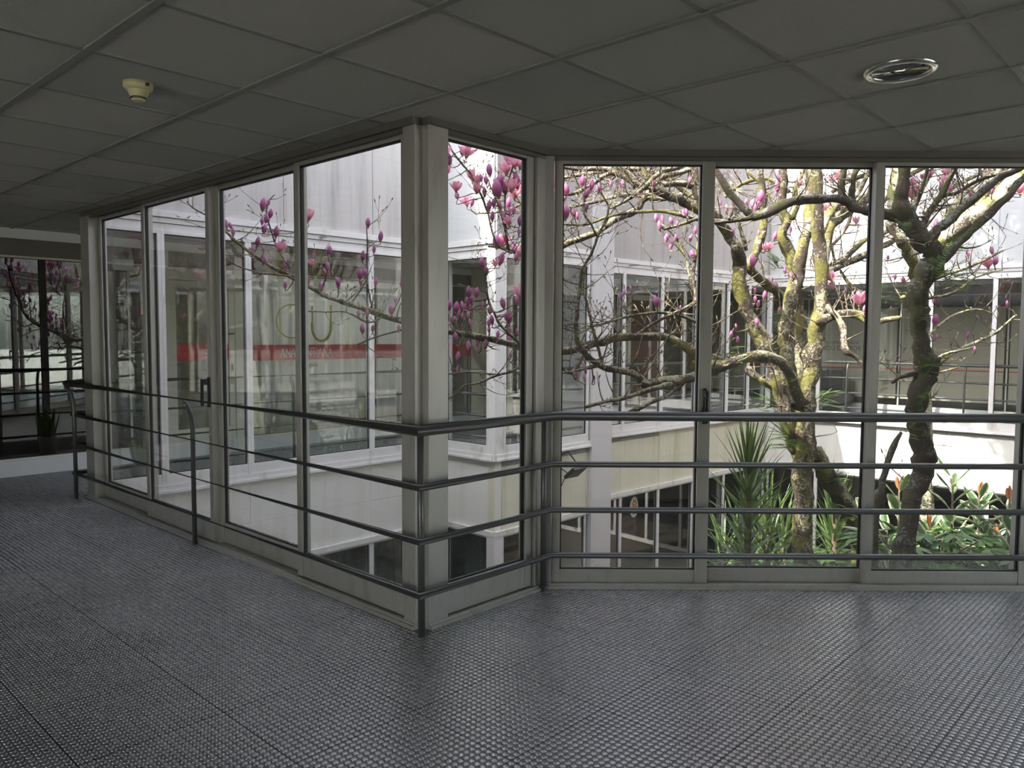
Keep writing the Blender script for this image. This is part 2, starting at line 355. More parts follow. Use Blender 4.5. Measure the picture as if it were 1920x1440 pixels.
def inside0(x, y):
    c = False; n = len(poly)
    for i in range(n):
        x1, y1 = poly[i]; x2, y2 = poly[(i+1) % n]
        if (y1 > y) != (y2 > y) and x < (x2-x1)*(y-y1)/(y2-y1)+x1: c = not c
    return c
import numpy as np
def studs():
    PT = .5045/19; ii, jj = np.meshgrid(np.arange(-40, 420), np.arange(-420, 420), indexing='ij')
    A_ = 2.852-.5045*6+(ii+.5)*PT; B_ = -.719-.5045*4+(jj+.5)*PT; A_ = A_.ravel(); B_ = B_.ravel()
    X = A_*U3[0]+B_*V3[0]; Y = A_*U3[1]+B_*V3[1]
    ok = (Y > 1.7) & (Y < 10.6) & (X > -.95*Y-.2) & (X < .95*Y+.2) & (X < 6.5)
    ok &= ((X+4.75)*.728-(Y-7.8)*.685 > .02)            # before the left shopfront
    # at the court side keep off the glazing track
    cx = np.zeros(len(X), bool); px = [p[0] for p in poly]; py = [p[1] for p in poly]
    for k in range(len(poly)):
        x1, y1, x2, y2 = px[k], py[k], px[(k+1) % len(poly)], py[(k+1) % len(poly)]
        with np.errstate(all='ignore'):
            h = ((y1 > Y) != (y2 > Y)) & (X < (x2-x1)*(Y-y1)/(y2-y1+1e-12)+x1)
        cx ^= h
        L2 = (x2-x1)**2+(y2-y1)**2; t = np.clip(((X-x1)*(x2-x1)+(Y-y1)*(y2-y1))/L2, 0, 1)
        ok &= np.hypot(X-x1-t*(x2-x1), Y-y1-t*(y2-y1)) > .075
    ok &= ~cx; ok &= Y < 4.4+(X < .3)*20
    X = X[ok]; Y = Y[ok]; near = (Y < 4.6)
    for nm, sel, seg, prof in (('near', near, 14, ((.0113, 0), (.0110, .0016), (.0103, .0023), (.0094, .00255), (.0050, .0027))), ('far', ~near, 8, ((.0112, 0), (.0106, .0021), (.0090, .0026)))):
        x_, y_ = X[sel], Y[sel]; n = len(x_); an = np.arange(seg)*2*np.pi/seg; rings = len(prof)
        base = np.concatenate([np.stack([r*np.cos(an), r*np.sin(an), np.full(seg, z)], 1) for r, z in prof]+[np.array([[0, 0, prof[-1][1]+.0002]])])
        nv = len(base); V = (base[None]+np.stack([x_, y_, np.zeros(n)], 1)[:, None]).reshape(-1, 3)
        fs = []
        for q in range(rings-1):
            for k in range(seg): fs.append([q*seg+k, q*seg+(k+1) % seg, (q+1)*seg+(k+1) % seg, (q+1)*seg+k])
        quads = np.array(fs); tris = np.array([[(rings-1)*seg+k, (rings-1)*seg+(k+1) % seg, rings*seg] for k in range(seg)])
        off = (np.arange(n)*nv)[:, None, None]; Q = (quads[None]+off).reshape(-1, 4); T = (tris[None]+off).reshape(-1, 3)
        me = bpy.data.meshes.new('studs'); me.vertices.add(len(V)); me.vertices.foreach_set('co', V.ravel())
        loops = np.concatenate([Q.ravel(), T.ravel()]); me.loops.add(len(loops)); me.loops.foreach_set('vertex_index', loops.astype(np.int32))
        ls = np.concatenate([np.arange(len(Q))*4, len(Q)*4+np.arange(len(T))*3]); me.polygons.add(len(ls)); me.polygons.foreach_set('loop_start', ls.astype(np.int32))
        me.polygons.foreach_set('use_smooth', np.ones(len(ls), bool)); me.update(calc_edges=True); me.materials.append(m_stud)
        o = bpy.data.objects.new('studs', me); C.objects.link(o); o.parent = floor_o; o['kind'] = 'stuff'
studs()
# ceiling grid bars (clipped by the courtyard outline)
def inside(x, y):
    c = False; n = len(poly)
    for i in range(n):
        x1, y1 = poly[i]; x2, y2 = poly[(i+1) % n]
        if (y1 > y) != (y2 > y) and x < (x2-x1)*(y-y1)/(y2-y1)+x1: c = not c
    return c
u2 = Vector(U3[:2]); v2 = Vector(V3[:2])
tb = MB()
def bar(org, d, perp, s0, s1, wd, z):
    n = 160; run = None
    for i in range(n+1):
        s_ = s0+(s1-s0)*i/n; q = org+d*s_; ok = (-9 < q.x < 9.5) and (-5.5 < q.y < 15) and not inside(q.x, q.y)
        if ok and run is None: run = s_
        if (not ok or i == n) and run is not None:
            e = s_; A_ = org+d*run; B_ = org+d*e; w2 = perp*wd/2
            vs = [(A_-w2), (B_-w2), (B_+w2), (A_+w2)]
            tb.add([(p.x, p.y, z) for p in vs]+[(p.x, p.y, CEIL+.01) for p in vs], [(3, 2, 1, 0), (0, 1, 5, 4), (1, 2, 6, 5), (2, 3, 7, 6), (3, 0, 4, 7)]); run = None
for i in range(-22, 30): bar(u2*(1.036+i*.6015), v2, u2, -16, 16, .026, CEIL-.007)
for j in range(-18, 22): bar(v2*(-2.474+j*.597), u2, v2, -10, 24, .022, CEIL-.004)
struct(tb.build('trim_1', m_tbar))
# outer walls of the hall and storeys
for nm, a_ in (('wall_left', (OX0-.2, OX0, 3.3, OY1)), ('wall_far', (OX0, OX1, OY1, OY1+.2)), ('wall_right', (OX1, OX1+.2, 4.05, OY1))):
    struct(MB().box(*a_, GZ, TOP).build(nm, m_inwall))
# glazed openings behind and at right, added out of view to light the hall
wb = MB(); wb.box(OX0, 6.75, OY0-.2, OY0, GZ, .05); wb.box(OX0, 6.75, OY0-.2, OY0, 2.40, TOP); wb.box(OX0-.2, OX0, OY0-.2, 3.3, GZ, TOP)
wb.box(OX0, -7.4, OY0-.2, OY0, .05, 2.40); wb.box(-2.1, 6.75, OY0-.2, OY0, .05, 2.40)
x = -7.4
while x < -2.2: wb.box(x, x+.08, OY0-.12, OY0-.04, .05, 2.40); x += 1.7
struct(wb.build('wall_back', m_inwall))
wr = MB(); wr.box(6.6, 6.75, OY0, 4.2, GZ, .05); wr.box(6.6, 6.75, OY0, 4.2, 2.38, TOP); wr.box(6.6, 6.75, 3.3, 4.2, .05, 2.38); wr.box(6.6, 6.75, OY0, -1.5, .05, 2.38); wr.box(6.75, OX1, 4.05, 4.2, GZ, TOP)
y = -1.5
while y < 3.3: wr.box(6.64, 6.70, y, y+.08, .05, 2.38); y += 1.45
struct(wr.build('wall_hall_right', m_inwall))
wpb = MB(); wpb.box(-7.4, -2.1, OY0-.083, OY0-.077, .05, 2.40);
wpb.box(6.672, 6.678, -1.5, 3.3, .05, 2.38); struct(wpb.build('window_90', glass('added_glass')))
gt = MB(); gt.box(-70, 60, -60, OY0-.21, -.3, -.12); gt.box(-70, OX0-.21, OY0-.21, 60, -.3, -.12); gt.box(6.76, 60, OY0-.21, 4.04, -.3, -.12); struct(gt.build('floor_bounce_terrace', mat('bounce_paving', (.55, .53, .48), .8)))  # unseen terrace, added so its sunlit paving bounces light into the hall

# ---------------------------------------------------------------- facades round the court
wn = [0]
def window(L, t0, t1, z0, z1, m, off=0.0, dep=.05, st=(.045, .045), bot=.05, top=.04, gm=None, handle=None, sides=1):
    """one window unit: frame mesh with its pane (and handle) as children"""
    wn[0] += 1; f = MB(); o0, o1 = off-dep/2, off+dep/2
    f.plank(L, t0, t0+st[0], o0, o1, z0, z1); f.plank(L, t1-st[1], t1, o0, o1, z0, z1)
    f.plank(L, t0+st[0], t1-st[1], o0+.004, o1-.004, z0, z0+bot); f.plank(L, t0+st[0], t1-st[1], o0+.004, o1-.004, z1-top, z1)
    o = f.build('window_%d' % wn[0], m, bevel=.002 if off or dep > .04 else 0); struct(o)
    g_ = MB().plank(L, t0+st[0]-.004, t1-st[1]+.004, off-.003, off+.003, z0+bot-.004, z1-top+.004).build('glass_pane', gm or m_glass, o)
    gk = MB(); e = .007
    for (ta, tb_, za, zb) in ((t0+st[0], t0+st[0]+e, z0+bot, z1-top), (t1-st[1]-e, t1-st[1], z0+bot, z1-top), (t0+st[0]+e, t1-st[1]-e, z0+bot, z0+bot+e), (t0+st[0]+e, t1-st[1]-e, z1-top-e, z1-top)):
        gk.plank(L, ta, tb_, off-.010, off+.010, za, zb)
    gk.build('gasket', m_gasket, o)
    if handle is not None:
        h = MB(); tt, si = handle; oi = o0
        h.plank(L, tt-.011, tt+.011, oi-.012, oi, .93, 1.13)
        h.plank(L, tt-.008, tt+.008, oi-.05, oi-.012, 1.08, 1.12)
        h.plank(L, tt-.009, tt+.009, oi-.06, oi-.042, .94, 1.12)
        h.build('handle', m_black, o, bevel=.003)
    return o
fn = [0]
def facade(L, posts, mf, ml, name, joints, low=True, wtop=2.34, t_end=None, uppert=(0, 0), lowmul=True):
    """upper fascia, head trims, window row, lower panel, lower windows"""
    T = t_end or L.len
    f = MB(); js = [-uppert[0]]+[j for j in joints]+[T+uppert[1]]
    for a_, b_ in zip(js[:-1], js[1:]): f.plank(L, a_+.004, b_-.004, -.16, .02, 2.52, TOP)
    f.plank(L, -uppert[0]+.005, T+uppert[1]-.005, -.15, .008, 2.52, TOP-.01)
    struct(f.build('wall_%s' % name, mf))
    f = MB(); f.plank(L, -.0, T, -.12, .05, 2.46, 2.52); f.plank(L, 0, T, -.12, .03, 2.41, 2.455); f.plank(L, 0, T, -.12, .015, 2.34, 2.405)
    f.plank(L, 0, T, -.06, .06, -.04, -.015); f.plank(L, 0, T, -.06, .045, -.015, .035)
    fn[0] += 1; struct(f.build('trim_%d' % (fn[0]+1), m_walu))
    for a_, b_ in zip(posts[:-1], posts[1:]): window(L, a_, b_, .035, 2.34, m_walu, 0, .07, (.032, .032), .10, .03, m_glass2)
    f = MB(); js = [0]+[p for p in posts if 0 < p < T]+[T]
    for a_, b_ in zip(js[:-1], js[1:]):
        f.plank(L, a_+.003, b_-.003, -.12, 0, -.46, -.045); f.plank(L, a_+.003, b_-.003, -.12, .0, -.87, -.464)
    f.plank(L, 0, T, -.11, -.004, -.87, -.04)
    struct(f.build('wall_%s_lower' % name, ml))
    f = MB(); f.plank(L, 0, T, -.1, .035, -.93, -.87); fn[0] += 1; struct(f.build('trim_%d' % (fn[0]+1), m_walu))
    if low:
        for a_, b_ in zip(posts[:-1], posts[1:]): window(L, a_, b_, GZ+.02, -.93, m_walu, -.02, .06, (.03, .03), .09, .03, m_glass2)
facade(LP, [0, .56, 1.40, 2.00, 2.87, 3.94], m_fascia, m_lower, 'court_left', [.5, 1.8, 2.9], uppert=(.0, 0))
facade(LQ, [.03, .80], m_fasciaW, m_lower, 'court_left_return', [])
facade(LR, [.12, .93, 1.72], m_fasciaG, m_algae, 'court_far_left', [.9])
facade(LR2, [.05, .66, 1.60, 2.55, 3.5, 4.2, 4.88], m_fasciaG, m_algae, 'court_far_middle', [1.05, 2.0, 2.95, 3.9])
facade(LS, [.05, .95, 1.83, 2.71, 3.59, 4.47, 5.35, 6.4], m_fasciaW, m_lower, 'court_far_right', [1.8, 3.6, 5.4])
facade(LD, [.1, 1.9, 3.7, 5.5, 7.3], m_fascia, m_lower, 'court_right', [2, 4, 6])
# smooth column between two far bays, corner posts
LCc = Line(CA, CB)
struct(MB().plank(LCc, 0, LCc.len, -.5, .06, GZ, TOP).build('wall_court_column', plaster('smooth_column', (.62, .60, .60), (.60, .58, .58), (.45, .43, .40), .4)))
cpst = MB()
cpst.plank(LQ, LQ.len-.09, LQ.len+.02, -.1, .03, -.04, 2.42); cpst.plank(LR, -.03, .12, -.1, .03, -.04, 2.42)
cpst.plank(LP, LP.len-.05, LP.len, -.1, .02, -.04, 2.42); cpst.plank(LQ, 0, .035, -.1, .03, -.04, 2.42)
cpst.plank(LR2, LR2.len-.06, LR2.len, -.1, .02, -.04, 2.42); cpst.plank(LS, 0, .05, -.1, .03, -.04, 2.42)
cpst.plank(LQ, LQ.len-.09, LQ.len+.02, -.1, .03, GZ, -.93); cpst.plank(LR, -.03, .12, -.1, .03, GZ, -.93)
struct(cpst.build('trim_20', m_walu))
# own side: walls above and below the hall's glazing (outside faces)
for L, nm in ((LA, 'hall_left'), (LB, 'hall_middle'), (LC, 'hall_right_bay')):
    struct(MB().plank(L, 0, L.len, -.16, .03, CEIL+.05, TOP).build('wall_above_'+nm, m_fascia))
    struct(MB().plank(L, 0, L.len, -.10, .03, GZ, -.005).build('wall_below_'+nm, m_lower))

# hall glazing -------------------------------------------------
PA = [.095, 1.10, 2.13, 3.215, 4.20]
for i, (a_, b_) in enumerate(zip(PA[:-1], PA[1:])):
    window(LA, a_, b_, .025, 2.395, m_alu, .012 if i % 2 == 0 else .055, .046, (.05, .05), .13, .038, None, (2.13+.03, 1) if i == 2 else None)
LBr = Line(K1, K2); LBr.n = -LBr.n     # along from K1 to K2, courtyard still positive
window(LBr, .13, .78, .025, 2.395, m_alu, .012, .05, (.02, .05), .155, .03)
PC = [.06, .905, 1.86, 2.74, 3.62, 4.08]; LCr = Line(K2, K3); LCr.n = -LCr.n
for i, (a_, b_) in enumerate(zip(PC[:-1], PC[1:])):
    window(LCr, a_-(.035 if i else 0), b_+.035, .018, 2.395, m_alu, .012 if i % 2 == 0 else .055, .046, (.045, .07), .078, .035, None, (PC[1]+.0, 1) if i == 0 else None)
f = MB(); hd_ = MB()
for L in (LA, LBr, LCr):
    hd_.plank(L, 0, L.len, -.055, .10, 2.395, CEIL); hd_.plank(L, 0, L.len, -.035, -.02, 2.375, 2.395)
    f.plank(L, 0, L.len, -.065, .10, 0, .018); f.plank(L, 0, L.len, -.05, -.035, .018, .028)
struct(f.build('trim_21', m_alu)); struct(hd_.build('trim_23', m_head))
f = MB()
f.plank(LA, 0, .09, -.045, .05, .018, 2.395); f.plank(LBr, 0, .125, -.045, .05, .018, 2.395)
f.plank(LBr, .785, LBr.len, -.035, .06, .018, 2.395); f.plank(LCr, 0, .055, -.045, .06, .018, 2.395)
f.plank(LA, 4.205, LA.len+.02, -.045, .10, .0, 2.41); f.plank(LP, -.02, .02, -.05, .06, .0, 2.41)
f.plank(LCr, 4.08, LCr.len, -.045, .06, .018, 2.395)
struct(f.build('trim_22', m_alu, bevel=.002))
f = MB()
for (a_, b_, o_) in ((1.12, 2.12, .03), (.16, 1.06, -.008), (3.25, 4.15, .03)):
    t = a_
    while t < b_:
        wdt = R.uniform(.01, .04); f.plank(LA, t, min(b_, t+wdt), o_+.02, o_+.032, .150, .150+R.uniform(.004, .014)); t += wdt
mo = f.build('moss_strip', m_moss); tag(mo, 'yellow-green moss and dirt along the bottom edge of the left sliding panes', 'moss', kind='stuff')

# ---------------------------------------------------------------- corridor shopfronts
WID = 1.66
SP = Line((-4.75-.685*6, 7.8-.728*6), (-.64, 12.17)); sp0 = 6.0        # t = sp0 at (-4.75,7.8)
SQ = Line((-.64, 12.17), (-.055, 11.62))
SR = Line((-.055, 11.62), (-.055+.685*1.2, 11.62+.728*1.2))
SR2 = Line((SR.b.x-.2, SR.b.y+.19), (4.6, 16.62))
SS = Line((4.6, 16.62), (4.6+.7285*8.2, 16.62-.685*8.2))
def shopfront(L, nm, posts, t0=0, t1=None, mt=m_glass2, zg=(.154, 2.17), back=.9, bm_=m_dark, frame=m_inwall):
    T = t1 if t1 is not None else L.len
    f = MB(); f.plank(L, t0, T, -.06, .012, 0, .154); f.plank(L, t0, T, -.06, .02, 2.335, CEIL); struct(f.build('baseboard_'+nm, m_white))
    f = MB(); f.plank(L, t0, T, -.06, 0, 2.17, 2.335); struct(f.build('wall_%s_header' % nm, m_brown))
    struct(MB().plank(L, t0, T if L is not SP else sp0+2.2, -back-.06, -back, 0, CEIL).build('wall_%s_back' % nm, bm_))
    for a_, b_ in zip(posts[:-1], posts[1:]):
        window(L, a_, b_, .154, 2.17, frame, -.03, .04, (.012, .012), .02, .02, mt)
shopfront(SP, 'shop_left', [1.0, 3.6, 5.0, 6.9, 7.16], 0, SP.len, m_glassR, bm_=mat('grey_back_wall', (.24, .23, .21), .8))
struct(MB().plank(SP, sp0+2.25, SP.len, -2.2, -2.1, 0, CEIL).build('wall_shop_left_rear', m_inwall))
sl_ = empty('shop_fill_lamp', SP.p3(sp0+4.2, -1.2, CEIL-.05), 'added unseen ceiling lamp backlighting the curtain of the shop left of the court', 'ceiling light')  # lamp added out of sight to brighten the curtain from behind
keep(MB().plank(SP, sp0+2.7, sp0+5.6, -1.35, -1.05, CEIL-.06, CEIL-.001).build('housing', m_white), sl_); keep(MB().plank(SP, sp0+2.75, sp0+5.55, -1.31, -1.09, CEIL-.075, CEIL-.06).build('tube', m_fill_lamp), sl_)
# door with transom in the left shopfront
td0, td1 = sp0+1.20, sp0+2.24
f = MB(); f.plank(SP, td0, td0+.12, -.05, .02, 0, 2.40); f.plank(SP, td1-.14, td1, -.05, .02, 0, 2.40); f.plank(SP, td0+.12, td1-.14, -.045, .015, 2.02, 2.12); f.plank(SP, td0+.12, td1-.14, -.045, .015, 2.34, 2.40)
dr = f.build('door_1', m_door, bevel=.003); struct(dr)
f = MB(); f.plank(SP, td0+.125, td0+.20, -.03, .005, .02, 2.015); f.plank(SP, td1-.215, td1-.145, -.03, .005, .02, 2.015); f.plank(SP, td0+.2, td1-.215, -.03, .005, .02, .32); f.plank(SP, td0+.2, td1-.215, -.03, .005, 1.945, 2.015)
lf = f.build('door_leaf', m_door, dr)
MB().plank(SP, td0+.2, td1-.215, -.016, -.010, .32, 1.945).build('glass_pane', m_glass2, lf)
f = MB(); f.tube([SP.p3(td1-.18, .005, 1.42), SP.p3(td1-.18, .05, 1.42), SP.p3(td1-.25, .055, 1.415)], .011, 8); f.build('handle', m_black, lf)
MB().plank(SP, td1-.19, td1-.17, .005, .012, .98, 1.06).build('lock', m_black, lf)
MB().plank(SP, td0+.12, td1-.14, -.016, -.01, 2.12, 2.34).build('transom_pane', m_glass2, dr)
for a_, b_ in ((td1+.01, sp0+4.2), (sp0+4.2, SP.len-.02)): window(SP, a_, b_, .154, 2.17, m_inwall, -.03, .04, (.012, .012), .02, .02, m_glass2)
struct(MB().plank(SQ, 0, .30, -.1, .0, 0, CEIL).build('wall_corridor_pillar', m_inwall))
struct(MB().plank(SQ, .30, SQ.len+.0, -.1, -.02, 0, CEIL).build('wall_corridor_return', m_inwall))
f = MB(); f.plank(SQ, .33, .40, -.02, .02, 0, 2.15); f.plank(SQ, .72, SQ.len, -.02, .02, 0, 2.15); f.plank(SQ, .40, .72, -.02, .02, 2.07, 2.15)
d2 = f.build('door_2', m_inwall); struct(d2); MB().plank(SQ, .40, .72, -.018, -.005, .0, 2.07).build('door_leaf', m_dark, d2)
shopfront(SR, 'shop_far_left', [.02, 1.18], back=.9)
shopfront(SR2, 'shop_far_middle', [.02, 1.0, 2.1, 3.2, 4.3, 5.3], back=1.2)
f = MB(); f.plank(SR2, 2.12, 2.20, -.02, .02, 0, 2.15); f.plank(SR2, 3.10, 3.18, -.02, .02, 0, 2.15); f.plank(SR2, 2.2, 3.1, -.02, .02, 2.07, 2.15)
d3 = f.build('door_3', m_inwall); struct(d3); MB().plank(SR2, 2.20, 3.10, -.018, -.002, .0, 2.07).build('door_leaf', m_wood, d3)
shopfront(SS, 'shop_far_right', [.05, 1.7, 3.4, 5.1, 6.6, 8.0], back=1.2)

# printed and film things on the shopfronts
def textmesh(L, t, z, off, h, s, m, name, parent=None, extr=.002, center=False, stretch=1):
    cu = bpy.data.curves.new(name, 'FONT'); cu.body = s; cu.size = h*1.38; cu.extrude = extr; cu.align_x = 'CENTER' if center else 'LEFT'
    tmp = bpy.data.objects.new(name+'_tmp', cu); C.objects.link(tmp)
    dg = bpy.context.evaluated_depsgraph_get(); me = bpy.data.meshes.new_from_object(tmp.evaluated_get(dg))
    bpy.data.objects.remove(tmp); bpy.data.curves.remove(cu)
    me.materials.clear(); me.materials.append(m); me.name = name
    for v in me.vertices:
        x, y = v.co.x*stretch, v.co.y; q = L.p3(t+x, off+v.co.z, z+y); v.co = q
    o = bpy.data.objects.new(name, me); C.objects.link(o)
    if parent: keep(o, parent)
    return o
bt0, bt1 = sp0+2.26, SP.len-.03
bd = tag(MB().plank(SP, bt0, bt1, .001, .003, 1.092, 1.284).build('sticker_band', m_red), 'wide red sticker band with white lettering across the shop window left of the court', 'sticker')
# thin serif capitals drawn as strokes
GL = {'A': [((0, 0), (.42, 1)), ((.42, 1), (.84, 0)), ((.17, .38), (.66, .38))], 'N': [((.06, 0), (.06, 1)), ((.06, 1), (.76, 0)), ((.76, 0), (.76, 1))],
      'T': [((.38, 0), (.38, 1)), ((0, 1), (.76, 1)), ((0, 1), (0, .86)), ((.76, 1), (.76, .86))], 'I': [((.12, 0), (.12, 1))],
      'S': [((.5, .86), (.36, 1)), ((.36, 1), (.16, .98)), ((.16, .98), (.06, .8)), ((.06, .8), (.16, .6)), ((.16, .6), (.42, .44)), ((.42, .44), (.52, .22)), ((.52, .22), (.4, .03)), ((.4, .03), (.16, 0)), ((.16, 0), (.02, .16))], ' ': []}
WD = {'A': .98, 'N': .95, 'T': .86, 'I': .34, 'S': .68, ' ': .4}
tm = MB(); x = sp0+2.70; h = .112; sx_ = .68
for ch in 'ANA SANTIANA':
    for i, (p, q) in enumerate(GL[ch]):
        thick = .007 if not (ch in 'AN' and i == 1) else .014
        tm.tube([SP.p3(x+p[0]*h*sx_, .004, 1.128+p[1]*h), SP.p3(x+q[0]*h*sx_, .004, 1.128+q[1]*h)], thick/2*1.15, 5)
        for e in (p, q):
            if e[1] == 0 and ch in 'ANTI' or (ch == 'N' and e[1] == 1): tm.plank(SP, x+e[0]*h*sx_-.011, x+e[0]*h*sx_+.011, .002, .006, 1.128+e[1]*h-.002, 1.128+e[1]*h+.003)
    x += WD[ch]*h*sx_
tm.build('lettering', m_ltxt, bd)
textmesh(SP, sp0+3.08, 1.0, .003, .062, 'Advogada', m_rtxt, 'subtitle_lettering', bd, .001, True, .95)
MB().plank(SP, td0+.2, td1-.22, .001, .003, 1.11, 1.30).build('vinyl_band', m_red, lf)
for i, s_ in enumerate(('Horário', '9h30 - 18h30', 'encerrado sábado', 'contacto: 91057')):
    textmesh(SP, td0+.60, 1.265-i*.043, .004, .024 if i else .028, s_, m_ltxt, 'door_lettering', lf, .001, True)
# yellow ring logo
lg = MB()
def arc(L, t, z, r, a0, a1, th, n=26, off=.004, sx=1):
    return [L.p3(t+r*sx*math.cos(a0+(a1-a0)*i/n), off, z+r*math.sin(a0+(a1-a0)*i/n)) for i in range(n+1)]
lg.tube(arc(SP, sp0+2.86, 1.58, .21, .3, 5.9, 1), .009, 5); lg.tube(arc(SP, sp0+3.30, 1.52, .19, 2.9, 6.5, 1, sx=.75), .018, 5); lg.tube([SP.p3(sp0+3.16, .004, 1.52), SP.p3(sp0+3.16, .004, 1.78)], .010, 5); lg.tube([SP.p3(sp0+3.44, .004, 1.55), SP.p3(sp0+3.44, .004, 1.80)], .014, 5)
tag(lg.build('logo_sticker', m_gold), 'yellow ring logo on the curtained shop window above the red band', 'sticker')
tag(MB().plank(SP, sp0+1.02, sp0+1.10, .0, .004, 1.62, 1.71).build('notice_sticker', m_redb), 'small red notice left of the glazed shop door', 'notice')
# curtains behind the shop glass
def curtain(L, t0, t1, z0, z1, off, m, label, name='curtain', gather=0):
    c = MB(); n = int((t1-t0)/.022); vs = []; fs = []
    for j, z in enumerate((z0, (z0+z1)/2, z1)):
        k = z1-z
        for i in range(n+1):
            t = t0+(t1-t0)*i/n; a_ = gather*(1-(z-z0)/(z1-z0))
            tt = t + (t1-t)*a_*0 + gather*(t1-t)*(1-((z-z0)/(z1-z0)))*1.0 if gather else t
            vs.append(L.p3(tt, off+.028*math.sin(t*48+.7*math.sin(t*11)+j*.2)+.012*math.sin(t*117), z))
    for j in range(2):
        for i in range(n): fs.append((j*(n+1)+i, j*(n+1)+i+1, (j+1)*(n+1)+i+1, (j+1)*(n+1)+i))
    c.add(vs, fs); o = c.build(name, m, smooth=True); s_ = o.modifiers.new('thick', 'SOLIDIFY'); s_.thickness = .002
    return tag(o, label, 'curtain')
curtain(SP, sp0+2.30, sp0+2.78, .16, 2.16, -.16, m_curt, 'white curtain gathered to the right of the glazed shop door', gather=.55)
curtain(SP, sp0+2.80, sp0+5.6, .16, 2.16, -.20, m_curt, 'white sheer curtain behind the red banded shop window')
curtain(LP, .3, 3.6, GZ+.1, -.95, -.35, m_blind, 'dark blind in the lower storey windows at left')
curtain(LQ, .1, .8, GZ+.1, -.95, -.25, m_blind, 'dark green blind in the narrow lower return window')
tag(MB().plank(SR, .62, .72, .03, .05, .25, 2.05).build('banner', m_redb), 'tall red banner standing in the far corridor left of the column', 'banner')
tag(MB().plank(LR2, .70, 1.32, -.25, -.2, GZ+.1, -1.0).build('display_board', m_maroon), 'dark maroon board behind the lower storey glass', 'board')
ov = empty('oval_sign', LR2.p3(1.12, -.08, -1.22), 'oval sign with an orange sun face on the dark board', 'sign')
o = MB().tube([LR2.p3(1.14, -.125, -1.18), LR2.p3(1.14, -.105, -1.18)], .16, 28).build('oval_plate', m_ltxt); 
for v in o.data.vertices:
    q = v.co-LR2.p3(1.14, 0, -1.18); t_ = q.x*LR2.d.x+q.y*LR2.d.y; v.co -= Vector((LR2.d.x, LR2.d.y, 0))*t_*.38
keep(o, ov)
f = MB(); f.tube([LR2.p3(1.14, -.10, -1.18), LR2.p3(1.14, -.095, -1.18)], .055, 20)
for k in range(10):
    an = k*PI/5; f.tube([LR2.p3(1.14+.05*math.cos(an), -.098, -1.18+.07*math.sin(an)), LR2.p3(1.14+.075*math.cos(an), -.098, -1.18+.12*math.sin(an))], .008, 5)
keep(f.build('sun_face', m_orange), ov)
# beige frosted film and lettering of the far right shop
for i, (a_, b_) in enumerate(((.1, 1.66), (1.74, 3.36), (3.44, 5.06), (5.14, 6.5))):
    fl = MB().plank(SS, a_, b_, .001, .004, .30, 1.95).build('frosted_film', m_film)
    MB().plank(SS, a_, b_, .0045, .006, .835, .855).build('red_stripe', m_redb, fl)
    tag(fl, ('beige frosted film with a ring logo on the far shop window', 'beige frosted film with dark lettering on the far shop window',
             'beige frosted film behind the dark leaning trunk, with a thin red stripe', 'beige frosted film at the right end of the far shopfront')[i], 'window film', 'frosted films on the far shopfront')
cs = empty('shop_lettering', SS.p3(2.38, .006, 1.16), 'dark two-line lettering on the beige film of the far shop', 'lettering')
textmesh(SS, 2.38, 1.285, .006, .058, 'COMUNIDADE', m_dtxt, 'lettering', cs, .001, True, 1.15)
textmesh(SS, 2.38, 1.165, .006, .088, 'HINDÚ DO PORTO', m_dtxt, 'lettering', cs, .001, True, 1.0)
lg = MB(); lg.tube(arc(SS, .87, 1.18, .36, 0, 2*PI, 1, off=.006), .013, 5)
o = lg.build('ring_logo', m_dtxt); tag(o, 'dark ring logo with letters C and P on the far shop film', 'logo')
textmesh(SS, .60, 1.13, .006, .12, 'C', m_dtxt, 'letter', o, .001, True); textmesh(SS, 1.14, 1.13, .006, .12, 'P', m_dtxt, 'letter', o, .001, True)
# dark armchair in the far corridor
ch = empty('armchair', SS.p3(2.35, .34, 0), 'dark armchair standing before the lettered film in the far corridor', 'armchair', None, SS.yaw())
MB().box(-.32, .32, -.28, .28, .16, .42).build('seat', m_black, ch, bevel=.04)
MB().box(-.32, .32, .14, .28, .42, .86).build('backrest', m_black, ch, bevel=.05)
for s_ in (-1, 1):
    MB().box(.26*s_-.06, .26*s_+.06, -.28, .2, .42, .6).build('armrest', m_black, ch, bevel=.03)
    for k in (-1, 1): MB().box(.26*s_-.02, .26*s_+.02, .22*k-.02, .22*k+.02, 0, .16).build('leg', m_chrome, ch)
ch.rotation_euler.z += PI

# ---------------------------------------------------------------- railings
def railing(pts, label, posts, name='railing'):
    """pts: hall-side polyline corner list (glass line points) with inward shifts"""
    r = empty(name, (pts[0][1].x, pts[0][1].y, 0), label, 'railing')
    def path(o_, z):
        return [Vector((p.x+s.x*o_, p.y+s.y*o_, z)) for s, p in pts]
    keep(MB().tube(path(.145, .985), .026, 18).build('handrail', m_steel, smooth=True), r)
    for z in (.715, .462, .208): keep(MB().tube(path(.115, z), .0165, 14).build('rail', m_steel, smooth=True), r)
    for (L, t, sgn, cur) in posts:
        o_ = .085*sgn; oh = .14*sgn
        if cur: pp = [L.p3(t, o_, 0), L.p3(t, o_, .80), L.p3(t, o_+(oh-o_)*.2, .88), L.p3(t, o_+(oh-o_)*.6, .935), L.p3(t, oh, .965)]
        else: pp = [L.p3(t, o_*1.05, 0), L.p3(t, o_*1.2, .97)]
        keep(MB().tube(pp, .0155, 12).build('post', m_steel, smooth=True), r)
    return r
def sh(La, Lb):
    """hall-side shift at the corner of two lines for unit offset"""
    na, nb = -La.n, -Lb.n; q = na+nb; return q*(2/q.length_squared)
E = Vector
